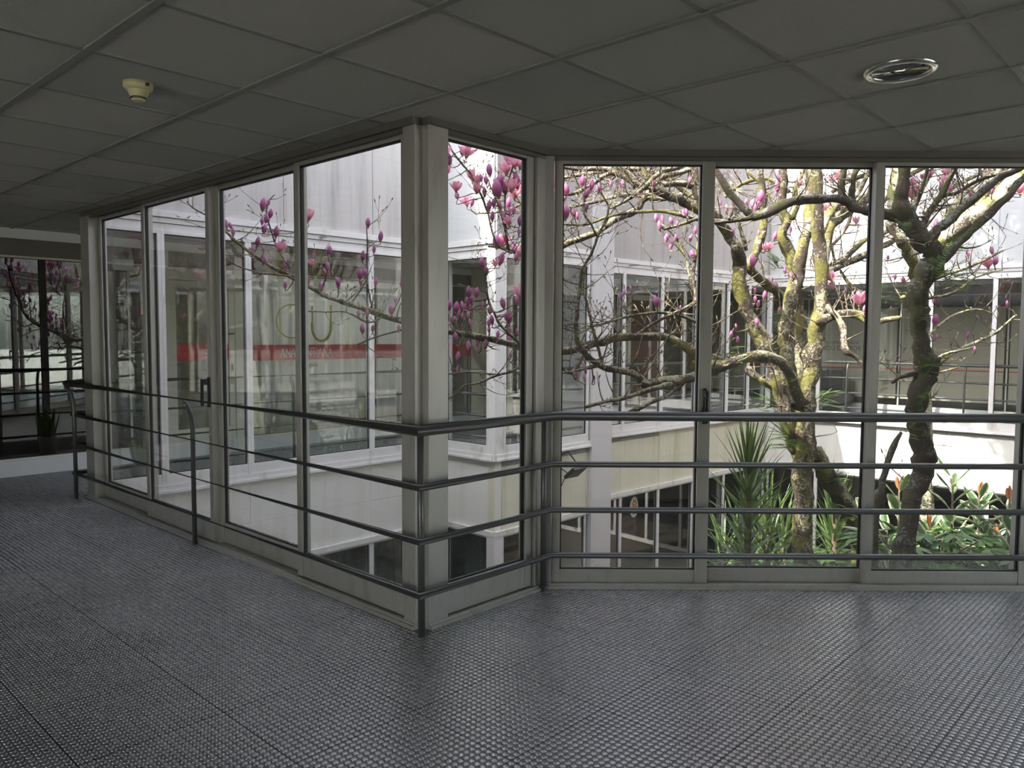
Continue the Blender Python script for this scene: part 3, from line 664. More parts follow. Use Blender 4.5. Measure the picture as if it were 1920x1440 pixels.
rp = [(E((0, -1)), E((K3[0], K3[1]))), (sh(LC, LB), E(K2)), (sh(LB, LA), E(K1)), (sh(LA, LP), E(E0)), (sh(LP, LQ), E(W_)), (sh(LQ, LR), E(V_)), (-LR.n, E(CA))]
rl = railing(rp, 'grey tubular steel railing of four bars along the hall glazing',
    [(LCr, 2.9, -1, True), (LCr, 3.9, -1, True), (LA, 2.26, -1, True), (LP, .45, -1, True), (LP, 1.95, -1, True), (LP, 3.5, -1, True), (LR, .9, -1, True)])
for (px_, py_) in ((-.419, 3.60), (.178, 4.275), (-3.77, 6.66)):
    if px_ < -3: pp = [Vector((px_+.03, py_-.02, 0)), Vector((px_+.03, py_-.02, .80)), Vector((px_, py_, .90)), Vector((px_-.05, py_, .965))]
    else: pp = [Vector((px_, py_, 0)), Vector((px_, py_-.04, .965))]
    keep(MB().tube(pp, .0165, 12).build('post', m_steel, smooth=True), rl)
rp2 = [(-LR2.n, E(R2S)), (sh(LR2, LS), E(N_)), (sh(LS, LD), E(K4)), (-LD.n, E(K3))]
railing(rp2, 'white-looking sunlit railing of four bars inside the far corridor glazing', [(LR2, 1.2, -1, True), (LR2, 3.2, -1, True), (LS, 1.4, -1, True), (LS, 3.2, -1, True), (LS, 5, -1, True)])

# ---------------------------------------------------------------- ceiling fittings
dl = empty('downlight', (1.465, 3.03, CEIL), 'round recessed downlight with a chrome ring in the ceiling at right', 'ceiling light')
MB().lathe([(.100, .03), (.101, -.004), (.106, -.010), (.120, -.011), (.129, -.005), (.130, .001)], cap=False, seg=48).build('chrome_ring', m_chrome, dl, True)
MB().lathe([(0.099, -.004), (.098, -.002), (.0, -.003)], cap=False, seg=48).build('reflector', glass('lamp_glass', (.1, .11, .1), 0, .22), dl, True)
MB().lathe([(.099, -.0005), (.0, -.0005)], cap=False, seg=48).build('dark_housing', m_black, dl)
dt = empty('smoke_detector', (-1.52, 3.23, CEIL), 'cream smoke detector on the ceiling at left', 'smoke detector')
MB().lathe([(.056, 0), (.056, -.018), (.050, -.026), (.044, -.03)], seg=40).build('base', m_cream, dt, True)
MB().lathe([(.043, -.028), (.040, -.036), (.031, -.055), (.029, -.058)], seg=40).build('housing', m_cream, dt, True)
for z in (-.0605, -.0655): MB().lathe([(.0295, z), (.0295, z+.003)], seg=32).build('slot_ring', m_black, dt)
MB().lathe([(.027, -.056), (.027, -.069), (.020, -.073), (0, -.074)], seg=32, cap=False).build('cap', m_cream, dt, True)
MB().box(.044, .057, -.034, -.026, -.02, -.008).build('indicator', m_black, dt)
ex = empty('exit_lamp', SP.p3(sp0+.82, .07, 2.14), 'small white emergency lamp high on the left corridor wall', 'lamp')
ex.rotation_euler = (0, 0, SP.yaw()); MB().box(-.10, .10, -.03, .03, -.06, .06).build('housing', m_white, ex, bevel=.01)

# ---------------------------------------------------------------- floodlight on the far wall
fl = empty('floodlight', LR.p3(1.02, .0, -.34), 'black floodlight on a bracket fixed to the algae-stained far wall', 'floodlight')
keep(MB().plank(LR, .88, .98, .0, .05, -.44, -.30).build('junction_box', m_white, bevel=.01), fl)
hd = MB(); A_ = LR.p3(1.26, .19, -.30); ax = Vector((LR.d.x, LR.d.y, 0)); nn = Vector((LR.n.x, LR.n.y, 0))
tilt = (nn*.75+Vector((0, 0, .66))).normalized(); side = ax; dn_ = side.cross(tilt)
vs = []
for k, (i, j, l) in enumerate([(a1, b1, c1_) for c1_ in (-.022, .022) for (a1, b1) in ((-.13, -.1), (.13, -.1), (.13, .1), (-.13, .1))]): vs.append(A_+side*i+tilt*j+dn_*l)
hd.add(vs, [(0, 3, 2, 1), (4, 5, 6, 7), (0, 1, 5, 4), (1, 2, 6, 5), (2, 3, 7, 6), (3, 0, 4, 7)]); keep(hd.build('lamp_head', m_black, bevel=.006), fl)
keep(MB().tube([A_-side*.14, LR.p3(1.08, .06, -.22), LR.p3(1.08, .03, -.10), LR.p3(1.30, .04, -.06), A_+side*.14], .009, 8).build('bracket', m_black), fl)
keep(MB().tube([LR.p3(.93, .04, -.43), LR.p3(1.0, .08, -.52), LR.p3(1.1, .10, -.46), LR.p3(1.14, .12, -.36), A_-dn_*.02], .006, 7).build('cable', m_black, smooth=True), fl)

# ---------------------------------------------------------------- trees
def cr_spline(P, sub):
    out = []
    for i in range(len(P)-1):
        p0 = P[max(0, i-1)]; p1 = P[i]; p2 = P[i+1]; p3 = P[min(len(P)-1, i+2)]
        for k in range(sub):
            t = k/sub; out.append(tuple(.5*((2*b)+(-a+c)*t+(2*a-5*b+4*c-d)*t*t+(-a+3*b-3*c+d)*t**3) for a, b, c, d in zip(p0, p1, p2, p3)))
    out.append(tuple(P[-1])); return out
class Tree:
    def __init__(s, seed): s.limbs = []; s.samples = []; s.R = random.Random(seed); s.tw = MB()
    def limb(s, pts, twigs=1.0):
        """pts: (photo x, photo y, distance, radius in photo px)"""
        P = []
        for (x, y, Y, r) in pts:
            q = at(x, y, Y); P.append((q.x, q.y, q.z, r*Y/F))
        n = 3; S_ = cr_spline(P, n)
        S_ = [(a+(s.R.uniform(-.25, .25)*r if 0 < i < len(S_)-1 else 0), b+(s.R.uniform(-.25, .25)*r if 0 < i < len(S_)-1 else 0), c, max(.002, r*s.R.uniform(.92, 1.1))) for i, (a, b, c, r) in enumerate(S_)]
        s.limbs.append(S_)
        for i, q in enumerate(S_):
            d = Vector(S_[min(i+1, len(S_)-1)][:3])-Vector(S_[max(0, i-1)][:3])
            s.samples.append((Vector(q[:3]), d.normalized(), q[3], twigs))
    def twig(s, p, d, L, r, depth=0, bend=.35):
        n = max(3, int(L/.055)); pts = [Vector(p)]; d = Vector(d).normalized(); out = [pts[0]]
        for i in range(n):
            d = (d + Vector((s.R.uniform(-1, 1), s.R.uniform(-1, 1), s.R.uniform(-.8, 1)))*bend*.55 + Vector((0, 0, .06))).normalized()
            pts.append(pts[-1]+d*(L/n))
        if any(not inside(q.x, q.y) for q in pts[::2]): return None
        s.tw.tube(pts, [max(.0012, r*(1-.75*i/n)) for i in range(n+1)], 5 if r > .004 else 4, cap=False)
        if depth < 2:
            for i in range(1, n+1):
                if s.R.random() < (.42 if depth == 0 else .3):
                    a = Vector((s.R.uniform(-1, 1), s.R.uniform(-1, 1), s.R.uniform(-.5, 1))).normalized()
                    dd_ = (d*.6+a*.8).normalized(); s.twig(pts[i], dd_, L*s.R.uniform(.25, .5), r*.5, depth+1, bend)
        else: pass
        # bud scale at the tip
        if r < .006: s.tw.tube([pts[-1], pts[-1]+d*.012, pts[-1]+d*.03], [.0018, .0045, .0008], 5, cap=False)
        return pts
    def grow(s, density, Lr=(.15, .6)):
        for (p, d, r, tw) in s.samples:
            k = density*tw
            while k > 0:
                if s.R.random() < k:
                    a = Vector((s.R.uniform(-1, 1), s.R.uniform(-1, 1), s.R.uniform(-.35, 1))).normalized()
                    q = (a - d*a.dot(d)*.5).normalized()
                    s.twig(p+q*r*.6, q, s.R.uniform(*Lr), min(.007, max(.003, r*.45)))
                k -= 1
    def near(s, px, py):
        best = None
        for (p, d, r, tw) in s.samples:
            v = p-Vector((0, 0, EYE)); k = v.dot(fw); x = 960+F*v.dot(rt)/k; y = 720-F*v.dot(up)/k
            q = math.hypot(x-px, (y-py)*(1.0 if y > py else 1.6))
            if best is None or q < best[0]: best = (q, p, r, x, y)
        return best
def bud_mesh(kind, seed):
    r = random.Random(seed); b = MB(); b.cur = 0
    if kind == 'bud':
        for k in range(3):
            a0 = k*2*PI/3; vs = []; fs = []; nu, nv = 5, 7
            for j in range(nv):
                z = j/(nv-1); rad = .21*math.sin(PI*min(1, (z*.86+.12)))**.8*(1+.04*k)+.012*(1-z)
                for i in range(nu):
                    an = a0+(i/(nu-1)-.5)*2*PI/3*1.35*(1-.25*z)+z*.5; vs.append((rad*math.cos(an), rad*math.sin(an), z*.98+.02))
            for j in range(nv-1):
                for i in range(nu-1): fs.append((j*nu+i, j*nu+i+1, (j+1)*nu+i+1, (j+1)*nu+i))
            b.add(vs, fs)
    else:
        for ring, (cnt, opn, ln) in enumerate(((3, .16, .95), (3, .42, 1.0), (3, .70, .98))):
            for k in range(cnt):
                a0 = (k+ring*.5)*2*PI/cnt+r.uniform(-.2, .2); vs = []; fs = []; nu, nv = 5, 7; op = opn*r.uniform(.8, 1.2)
                for j in range(nv):
                    z = j/(nv-1); wd_ = .23*math.sin(PI*min(1, z*.80+.13)); out = .05+.34*math.sin(z*PI*.55)*(.55+op)+op*.35*z*z; zz = z*ln*(1-.30*op)-(.15*op*z**3)
                    for i in range(nu):
                        s_ = (i/(nu-1)-.5)*2; o_ = out-.10*s_*s_*(1-op*.3); x_ = o_; y_ = s_*wd_
                        vs.append((x_*math.cos(a0)-y_*math.sin(a0), x_*math.sin(a0)+y_*math.cos(a0), zz+.02))
                for j in range(nv-1):
                    for i in range(nu-1): fs.append((j*nu+i, j*nu+i+1, (j+1)*nu+i+1, (j+1)*nu+i))
                b.add(vs, fs)
    b.cur = 1; b.lathe([(.02, -.12), (.09, -.05), (.11, .04), (.09, .12)], seg=7)
    me = bpy.data.meshes.new('magnolia_'+kind); me.from_pydata(b.v, [], b.f)
    me.materials.append(m_bud if kind == 'bud' else m_petal); me.materials.append(m_calyx); me.polygons.foreach_set('material_index', b.mi); me.polygons.foreach_set('use_smooth', [True]*len(me.polygons))
    return me
BUDS = [bud_mesh('bud', i) for i in range(2)]; BLOOMS = [bud_mesh('bloom', i) for i in range(5)]

# main multi-stem magnolia in the middle of the court
T1 = Tree(3); Lm = T1.limb
Lm([(1503, 1330, 6.8, 24), (1505, 1100, 6.8, 21), (1505, 1000, 6.8, 18), (1505, 900, 6.8, 17), (1508, 800, 6.8, 20), (1512, 740, 6.8, 16), (1520, 690, 6.8, 15), (1532, 620, 6.8, 14), (1537, 560, 6.8, 12), (1538, 480, 6.8, 12), (1535, 420, 6.8, 11), (1530, 360, 6.8, 11), (1526, 310, 6.8, 11), (1520, 200, 6.9, 9), (1505, 60, 7.0, 6)], .15)
Lm([(1500, 860, 6.9, 14), (1494, 800, 7.0, 16), (1486, 745, 7.1, 15), (1477, 690, 7.1, 14), (1474, 640, 7.2, 13), (1480, 590, 7.2, 13), (1489, 545, 7.2, 13), (1494, 520, 7.2, 12), (1501, 480, 7.2, 11), (1514, 430, 7.3, 10), (1520, 380, 7.4, 9), (1518, 310, 7.4, 8), (1490, 180, 7.5, 6)], .3)
Lm([(1505, 790, 7.1, 12), (1500, 740, 7.4, 13), (1500, 690, 7.5, 12), (1504, 640, 7.6, 12), (1500, 600, 7.6, 10), (1494, 560, 7.6, 10), (1487, 500, 7.6, 10), (1483, 478, 7.6, 10), (1467, 445, 7.6, 9), (1476, 410, 7.6, 7), (1468, 391, 7.6, 7), (1470, 340, 7.6, 7), (1464, 290, 7.6, 6)], .4)
Lm([(1500, 850, 6.9, 14), (1478, 790, 6.8, 15), (1464, 745, 6.8, 13), (1459, 717, 6.8, 13), (1451, 689, 6.8, 13), (1440, 659, 6.8, 13), (1425, 632, 6.8, 14), (1410, 602, 6.8, 13), (1397, 567, 6.8, 13), (1385, 520, 6.8, 12), (1388, 496, 6.8, 12), (1376, 459, 6.7, 10), (1362, 438, 6.7, 9), (1345, 410, 6.6, 9), (1328, 449-60, 6.6, 9), (1307, 362, 6.6, 9), (1302, 317, 6.6, 8), (1290, 240, 6.6, 6)], .5)
Lm([(1472, 562, 7.5, 9), (1451, 543, 7.4, 9), (1425, 524, 7.2, 8), (1404, 500, 7.0, 8), (1412, 487, 7.2, 8), (1425, 449, 7.3, 8), (1431, 421, 7.3, 7), (1431, 391, 7.3, 7), (1429, 356, 7.3, 6), (1427, 327, 7.3, 6), (1424, 250, 7.3, 5)], .5)
Lm([(1486, 410, 7.5, 5), (1495, 385, 7.6, 5), (1490, 360, 7.6, 5), (1500, 335, 7.6, 4), (1512, 310, 7.7, 4)], .8)
Lm([(1538, 600, 6.8, 9), (1552, 420+20, 7.4, 11), (1573, 406, 7.5, 11), (1597, 389, 7.5, 10), (1620, 374, 7.5, 9), (1639, 350, 7.5, 9), (1646, 318, 7.5, 8), (1650, 250, 7.5, 6)], .8)
Lm([(1538, 440, 7.0, 7), (1555, 398, 7.3, 8), (1575, 384, 7.4, 7), (1605, 365, 7.5, 5), (1625, 330, 7.6, 4), (1640, 290, 7.6, 3)], .8)
Lm([(1540, 515, 6.9, 7), (1560, 506, 7.2, 7), (1582, 496, 7.4, 6), (1620, 479, 7.5, 6), (1642, 468, 7.5, 6), (1675, 452, 7.6, 5), (1710, 432, 7.6, 4)], .9)
Lm([(1555, 500, 7.2, 5), (1582, 487, 7.4, 5), (1601, 468, 7.5, 5), (1624, 449, 7.5, 4), (1650, 440, 7.5, 4), (1680, 425, 7.5, 3)], .9)
Lm([(1538, 606, 6.7, 9), (1550, 598, 6.6, 8), (1564, 593, 6.6, 7), (1582, 587, 6.5, 7), (1611, 591, 6.5, 7), (1637, 606, 6.4, 6), (1660, 600, 6.4, 5), (1690, 596, 6.3, 3)], .7)
Lm([(1540, 570, 6.8, 5), (1555, 580, 6.7, 5), (1571, 595, 6.3, 5), (1581, 614, 6.0, 6), (1582, 640, 5.9, 6), (1584, 656, 5.8, 7), (1601, 668, 5.8, 4), (1616, 683, 5.8, 4), (1631, 707, 5.8, 3)], .5)
# second leaning stem low at right
Lm([(1508, 860, 6.8, 12), (1530, 850, 6.9, 14), (1550, 890, 7.0, 17), (1575, 930, 7.1, 17), (1600, 970, 7.2, 17), (1612, 1020, 7.3, 17), (1620, 1080, 7.4, 18), (1628, 1200, 7.5, 20)], 0)
Lm([(1500, 820, 6.9, 9), (1472, 738+20, 7.0, 8), (1450, 728, 7.1, 8), (1425, 712, 7.1, 7), (1400, 693, 7.2, 8)], .4)
# long arched limb over the court to the left
Lm([(1496, 760, 6.8, 11), (1487, 715, 6.6, 11), (1472, 688, 6.5, 10), (1451, 672, 6.4, 10), (1425, 668, 6.3, 10), (1395, 672, 6.2, 9), (1372, 681, 6.1, 10), (1350, 688, 6.1, 12), (1330, 692, 6.0, 14), (1310, 690, 6.0, 13), (1304, 676, 6.0, 13), (1298, 662, 6.0, 10), (1277, 646, 6.0, 8), (1253, 634, 6.0, 8), (1225, 631, 5.9, 8), (1187, 632, 5.9, 7.5), (1150, 634, 5.9, 7.5), (1122, 642, 5.8, 7), (1097, 649, 5.8, 7), (1066, 657, 5.8, 7), (1026, 659, 5.8, 7), (1000, 656, 5.8, 7), (975, 650, 5.8, 6.5), (930, 638, 5.8, 6), (890, 630, 5.8, 6), (850, 624, 5.8, 6), (800, 614, 5.8, 6), (755, 603, 5.8, 6), (720, 592, 5.8, 5.5), (680, 577, 5.8, 5), (645, 567, 5.85, 5), (605, 552, 5.9, 4.5), (572, 532, 5.95, 4), (545, 518, 6.0, 4), (505, 497, 6.05, 3.2), (475, 477, 6.1, 3), (442, 452, 6.15, 2.5), (417, 427, 6.2, 2), (400, 412, 6.2, 1.6), (385, 403, 6.25, 1.4), (362, 390, 6.3, 1.2), (350, 378, 6.3, 1)], .75)
Lm([(1340, 690, 6.0, 10), (1319, 700, 6.0, 9), (1292, 709, 5.9, 9), (1262, 714, 5.8, 9), (1244, 714, 5.8, 8), (1225, 716, 5.7, 7), (1208, 719, 5.7, 8), (1199, 707, 5.7, 7), (1178, 698, 5.6, 6.5), (1159, 694, 5.6, 6), (1131, 689, 5.5, 6), (1112, 677, 5.5, 5), (1097, 662, 5.5, 5), (1083, 642, 5.5, 4.5), (1080, 614, 5.5, 4), (1081, 595, 5.5, 3.5), (1085, 557, 5.5, 3.5), (1090, 524, 5.5, 3), (1092, 505, 5.5, 3), (1108, 477, 5.5, 2.6), (1120, 445, 5.5, 2.3), (1131, 422, 5.5, 2), (1139, 402, 5.5, 1.8), (1140, 385, 5.5, 1.6), (1129, 364, 5.5, 1.4), (1124, 336, 5.5, 1.2), (1114, 300, 5.5, 1)], .9)
Lm([(1120, 445, 5.5, 1.8), (1109, 422, 5.5, 2), (1096, 402, 5.5, 2), (1095, 380, 5.5, 2), (1097, 355, 5.5, 1.7), (1101, 300, 5.5, 1.4)], 1)
Lm([(1127, 687, 5.5, 4), (1128, 675, 5.5, 3), (1120, 647, 5.5, 3), (1111, 614, 5.5, 3), (1105, 586, 5.5, 2.6), (1101, 569, 5.5, 2.3), (1094, 542, 5.5, 2), (1097, 500, 5.5, 1.5)], .9)
Lm([(1262, 722, 5.8, 6), (1247, 723, 5.7, 5), (1216, 732, 5.6, 4.5), (1187, 741, 5.6, 4), (1159, 749, 5.5, 4), (1131, 754, 5.5, 3.5), (1096, 764, 5.4, 3)], .7)
Lm([(1280, 716, 5.9, 5), (1266, 728, 5.8, 5), (1249, 743, 5.7, 4), (1221, 754, 5.6, 4), (1197, 766, 5.5, 4), (1170, 776, 5.5, 3)], .5)
Lm([(1318, 555, 6.1, 3), (1300, 569, 6.0, 3), (1272, 584, 5.9, 3), (1244, 597, 5.9, 3), (1216, 612, 5.9, 3), (1190, 630, 5.9, 3)], .6)
Lm([(1330, 625, 6.1, 3.5), (1322, 616, 6.0, 3.5), (1300, 601, 6.0, 3.2), (1272, 591, 5.9, 3), (1244, 586, 5.9, 2.8), (1212, 588, 5.8, 2.6), (1178, 593, 5.8, 2.6), (1141, 604, 5.7, 2.3), (1112, 612, 5.7, 2), (1085, 625, 5.6, 1.8)], .8)
Lm([(1095, 665, 5.6, 3), (1070, 700, 5.5, 3), (1050, 685, 5.5, 3), (1020, 672, 5.5, 3)], .6)
Lm([(1120, 687, 5.5, 2.5), (1080, 695, 5.5, 2.5), (1050, 700, 5.4, 2), (1023, 706, 5.4, 1.8)], .8)
# upper left lichened limb
Lm([(1320, 400, 6.6, 9), (1307, 390, 6.6, 9), (1281, 377, 6.6, 9), (1253, 366, 6.5, 8.5), (1227, 354, 6.5, 8), (1217, 362, 6.5, 7), (1206, 376, 6.5, 6), (1195, 391, 6.5, 6.5), (1180, 401, 6.5, 6.5), (1156, 409, 6.4, 6.5), (1131, 428, 6.4, 6), (1105, 441, 6.4, 6), (1075, 452, 6.4, 6), (1047, 464, 6.4, 6), (1026, 475, 6.4, 5), (1000, 483, 6.4, 4), (975, 477, 6.4, 3.5), (945, 466, 6.4, 2.5), (915, 462, 6.4, 1.8)], 1.1)
Lm([(1227, 354, 6.5, 6), (1199, 347, 6.5, 5), (1178, 338, 6.5, 5), (1159, 327, 6.5, 5), (1142, 326, 6.5, 4), (1120, 338, 6.5, 4), (1100, 352, 6.4, 3.5), (1070, 365, 6.4, 3), (1040, 360, 6.4, 2.5), (1000, 350, 6.4, 2)], 1.4)
Lm([(1227, 345, 6.6, 5), (1247, 346, 6.6, 5), (1281, 344, 6.6, 6), (1300, 350, 6.6, 6)], 1)
Lm([(1180, 372, 5.9, 3), (1202, 357, 5.9, 4), (1225, 334, 6.0, 4), (1244, 321, 6.1, 4), (1272, 314, 6.2, 4), (1300, 300, 6.3, 4)], .8)
Lm([(1140, 392, 5.8, 1.5), (1160, 384, 5.8, 2.5), (1180, 372, 5.9, 3)], 1)
Lm([(1240, 330, 6.6, 5), (1262, 327, 6.6, 5), (1290, 318, 6.6, 5), (1310, 300, 6.7, 5)], 1)
Lm([(1191, 353, 6.3, 3), (1178, 332, 6.3, 3.5), (1165, 314, 6.3, 3), (1150, 290, 6.3, 3)], 1)
Lm([(1222, 350, 6.4, 3.5), (1215, 336, 6.4, 4), (1206, 315, 6.4, 3.5), (1195, 290, 6.4, 3)], 1)
Lm([(1160, 325, 6.6, 4), (1130, 316, 6.7, 4), (1090, 318, 6.7, 3.5), (1050, 312, 6.7, 3), (1000, 300, 6.7, 3)], 1.6)
Lm([(1350, 415, 5.6, 4), (1322, 413, 5.7, 4), (1300, 409, 5.7, 3.5), (1262, 400, 5.7, 3.2), (1225, 396, 5.7, 3), (1169, 400, 5.7, 2.8), (1139, 407, 5.7, 2.6), (1110, 418, 5.7, 2.2), (1085, 422, 5.7, 2), (1040, 420, 5.7, 1.6)], .7)
Lm([(1310, 409, 5.7, 3), (1280, 420, 5.6, 3), (1246, 430, 5.5, 2.4)], .2)
# stems seen through the narrow pane
Lm([(1000, 668, 5.8, 4), (980, 652, 5.7, 3), (960, 630, 5.6, 2.6), (938, 610, 5.6, 2.4), (925, 585, 5.6, 2.2), (915, 560, 5.6, 2), (912, 530, 5.6, 1.8), (906, 505, 5.6, 1.6), (902, 495, 5.6, 1.4)], 1.0)
Lm([(955, 470, 5.7, 2), (948, 437, 5.6, 2), (940, 403, 5.6, 1.8), (932, 380, 5.6, 1.6), (920, 350, 5.6, 1.3), (915, 335, 5.6, 1)], 1.0)
Lm([(948, 437, 5.6, 1.8), (947, 400, 5.6, 1.8), (947, 367, 5.6, 1.8), (953, 340, 5.6, 1.6), (962, 312, 5.6, 1.5), (972, 290, 5.6, 1.2)], .8)
Lm([(960, 475, 5.7, 2.2), (930, 455, 5.7, 1.8), (915, 400, 5.8, 1.8), (900, 360, 5.8, 1.8), (883, 327, 5.8, 1.8), (873, 315, 5.8, 1.6), (860, 300, 5.8, 1.5), (847, 282, 5.8, 1.5), (836, 255, 5.8, 1.3)], .9)
Lm([(1020, 695, 5.5, 2.6), (980, 688, 5.5, 2.6), (955, 698, 5.5, 2.6), (930, 704, 5.5, 2.5), (897, 718, 5.4, 2.3), (870, 723, 5.4, 2), (850, 742, 5.4, 1.6), (835, 753, 5.4, 1.3)], .7)
Lm([(930, 702, 5.5, 2), (905, 700, 5.5, 1.8), (880, 697, 5.5, 1.8), (832, 702, 5.5, 1.5), (790, 700, 5.5, 1.3)], .8)
Lm([(544, 503, 6.0, 1.8), (520, 465, 6.0, 1.6), (507, 427, 6.0, 1.5), (500, 400, 6.0, 1.4), (502, 380, 6.0, 1.2), (515, 365, 6.0, 1)], .5)
Lm([(702, 587, 5.8, 2), (692, 552, 5.8, 1.6), (687, 515, 5.8, 1.5), (689, 465, 5.8, 1.3), (687, 425, 5.8, 1)], .4)
Lm([(600, 552, 5.9, 1.8), (612, 515, 5.9, 1.4), (617, 477, 5.9, 1.1)], .6)
Lm([(575, 535, 5.9, 2), (540, 518, 5.9, 1.8), (517, 515, 5.9, 1.6), (480, 510, 5.9, 1.5), (442, 497, 5.9, 1.3), (410, 480, 5.9, 1)], .7)
Lm([(720, 592, 5.8, 2), (690, 605, 5.7, 1.8), (650, 585, 5.7, 1.6), (610, 585, 5.7, 1.5), (570, 583, 5.7, 1.2)], 1)
Lm([(790, 610, 5.8, 2), (740, 622, 5.7, 1.8), (705, 632, 5.7, 1.6), (670, 646, 5.7, 1.3)], 1)
Lm([(404, 418, 6.2, 1.4), (405, 395, 6.2, 1.2), (408, 372, 6.2, 1)], .6)
# twiggy far crown in the right windows
for q in ([(1700, 470, 7.4, 4), (1740, 400, 7.5, 4), (1790, 350, 7.6, 4), (1850, 320, 7.7, 3)], [(1690, 560, 7.2, 4), (1760, 520, 7.4, 3), (1820, 500, 7.5, 3), (1880, 470, 7.6, 2)],
          [(1640, 560, 7.2, 4), (1600, 540, 7.4, 3), (1570, 500, 7.5, 3), (1560, 460, 7.5, 2)], [(1400, 470, 7.4, 3), (1380, 400, 7.4, 3), (1370, 340, 7.4, 3)],
          [(1470, 420, 7.8, 3), (1440, 360, 7.9, 3), (1400, 320, 7.9, 3)], [(1640, 400, 7.8, 3), (1690, 340, 7.9, 4), (1740, 310, 7.9, 4)], [(1560, 460, 7.8, 3), (1590, 420, 7.9, 3), (1610, 340, 7.9, 3)], [(1300, 560, 7.0, 3), (1290, 500, 7.1, 2.5), (1270, 450, 7.2, 2), (1240, 420, 7.2, 1.6)],
          [(1310, 590, 7.0, 3), (1300, 520, 7.2, 2.4), (1310, 450, 7.2, 2)]): Lm(q, 1.5)

for q in ([(1310, 385, 7.2, 5), (1260, 340, 7.2, 5), (1200, 318, 7.2, 4.5), (1120, 322, 7.2, 4), (1050, 335, 7.2, 3)], [(1290, 360, 7.6, 4), (1240, 375, 7.6, 4), (1180, 365, 7.6, 3.5), (1110, 380, 7.6, 3), (1040, 395, 7.6, 2)],
          [(1040, 350, 6.6, 3), (990, 375, 6.6, 2.6), (950, 395, 6.6, 2), (900, 400, 6.6, 1.6)], [(1480, 360, 7.9, 4), (1440, 335, 8.0, 3.5), (1390, 345, 8.0, 3), (1360, 370, 8.0, 2.5)], [(1560, 360, 8.0, 4), (1600, 335, 8.0, 4), (1650, 325, 8.1, 3.5)]): Lm(q, 2.6)
# darker trunk close to the right-hand windows
T2 = Tree(11); Ld = T2.limb
Ld([(1675, 1330, 5.2, 22), (1688, 1080, 5.2, 19), (1693, 1030, 5.2, 18), (1709, 945, 5.2, 17), (1724, 900, 5.2, 17), (1733, 865, 5.2, 18), (1728, 835, 5.2, 17), (1719, 795, 5.2, 17), (1718, 760, 5.2, 17), (1727, 730, 5.2, 18), (1740, 700, 5.2, 18), (1738, 680, 5.2, 20), (1728, 650, 5.2, 16), (1722, 610, 5.2, 16), (1721, 570, 5.2, 17), (1726, 530, 5.2, 18), (1738, 510, 5.2, 18), (1752, 493, 5.2, 18), (1748, 475, 5.2, 17), (1732, 455, 5.2, 16), (1715, 435, 5.2, 14), (1701, 412, 5.2, 15), (1692, 390, 5.2, 14), (1692, 365, 5.2, 10), (1696, 330, 5.2, 9), (1702, 280, 5.2, 8), (1712, 180, 5.2, 6)], .12)
Ld([(1738, 462, 5.2, 12), (1752, 436, 5.2, 9), (1775, 417, 5.2, 8.5), (1808, 387, 5.2, 8), (1842, 358, 5.2, 7.5), (1875, 333, 5.2, 7), (1907, 318, 5.2, 6), (1960, 285, 5.2, 5)], .4)
Ld([(1756, 490, 5.2, 11), (1775, 476, 5.2, 8), (1800, 453, 5.2, 7), (1833, 423, 5.2, 7), (1867, 390, 5.2, 6.5), (1893, 365, 5.2, 6), (1920, 333, 5.2, 6), (1965, 290, 5.2, 5)], .4)
Ld([(1728, 440, 5.2, 7), (1733, 417, 5.3, 6), (1745, 393, 5.3, 6), (1763, 368, 5.3, 5), (1783, 332, 5.3, 5), (1800, 295, 5.3, 4)], .8)
Ld([(1763, 368, 5.3, 3.5), (1792, 362, 5.3, 3.2), (1817, 347, 5.3, 3), (1842, 335, 5.3, 3), (1890, 322, 5.3, 2.4)], .8)
Ld([(1706, 420, 5.2, 4), (1718, 385, 5.3, 3), (1730, 350, 5.3, 3), (1740, 310, 5.3, 2.4)], .9)
Ld([(1700, 415, 5.25, 10), (1675, 405, 5.25, 9), (1646, 400, 5.25, 9.5), (1624, 395, 5.25, 9), (1601, 387, 5.3, 9), (1579, 374, 5.3, 9), (1545, 372, 5.3, 8), (1507, 374, 5.3, 8), (1483, 377, 5.3, 8.5), (1461, 388, 5.3, 8.5), (1432, 402, 5.3, 8.5), (1410, 406, 5.3, 8), (1395, 391, 5.3, 7), (1372, 365, 5.3, 6.5), (1351, 333, 5.3, 6), (1330, 295, 5.3, 5)], .35)
Ld([(1412, 408, 5.3, 5), (1385, 412, 5.3, 4), (1362, 415, 5.35, 4), (1350, 414, 5.5, 3.6), (1322, 414, 5.7, 3.6)], .5)
Ld([(1365, 412, 5.3, 3), (1370, 402, 5.3, 3), (1373, 393, 5.3, 2.4)], 0)
Ld([(1576, 372, 5.3, 7), (1578, 350, 5.3, 6), (1583, 316, 5.3, 5.5), (1585, 250, 5.3, 5)], .3)
Ld([(1597, 378, 5.3, 6), (1598, 345, 5.3, 5), (1604, 322, 5.3, 4.5), (1620, 300, 5.3, 4)], .5)
Ld([(1720, 700, 5.2, 5), (1690, 706, 5.2, 4), (1672, 718, 5.2, 3)], .3)
Ld([(1715, 800, 5.2, 4), (1700, 797, 5.2, 2.5)], 0)
Ld([(1690, 810, 5.6, 3), (1676, 835, 5.6, 5), (1665, 865, 5.6, 5.5), (1655, 900, 5.6, 6), (1646, 940, 5.6, 7), (1640, 1000, 5.6, 8), (1636, 1150, 5.6, 9)], .1)
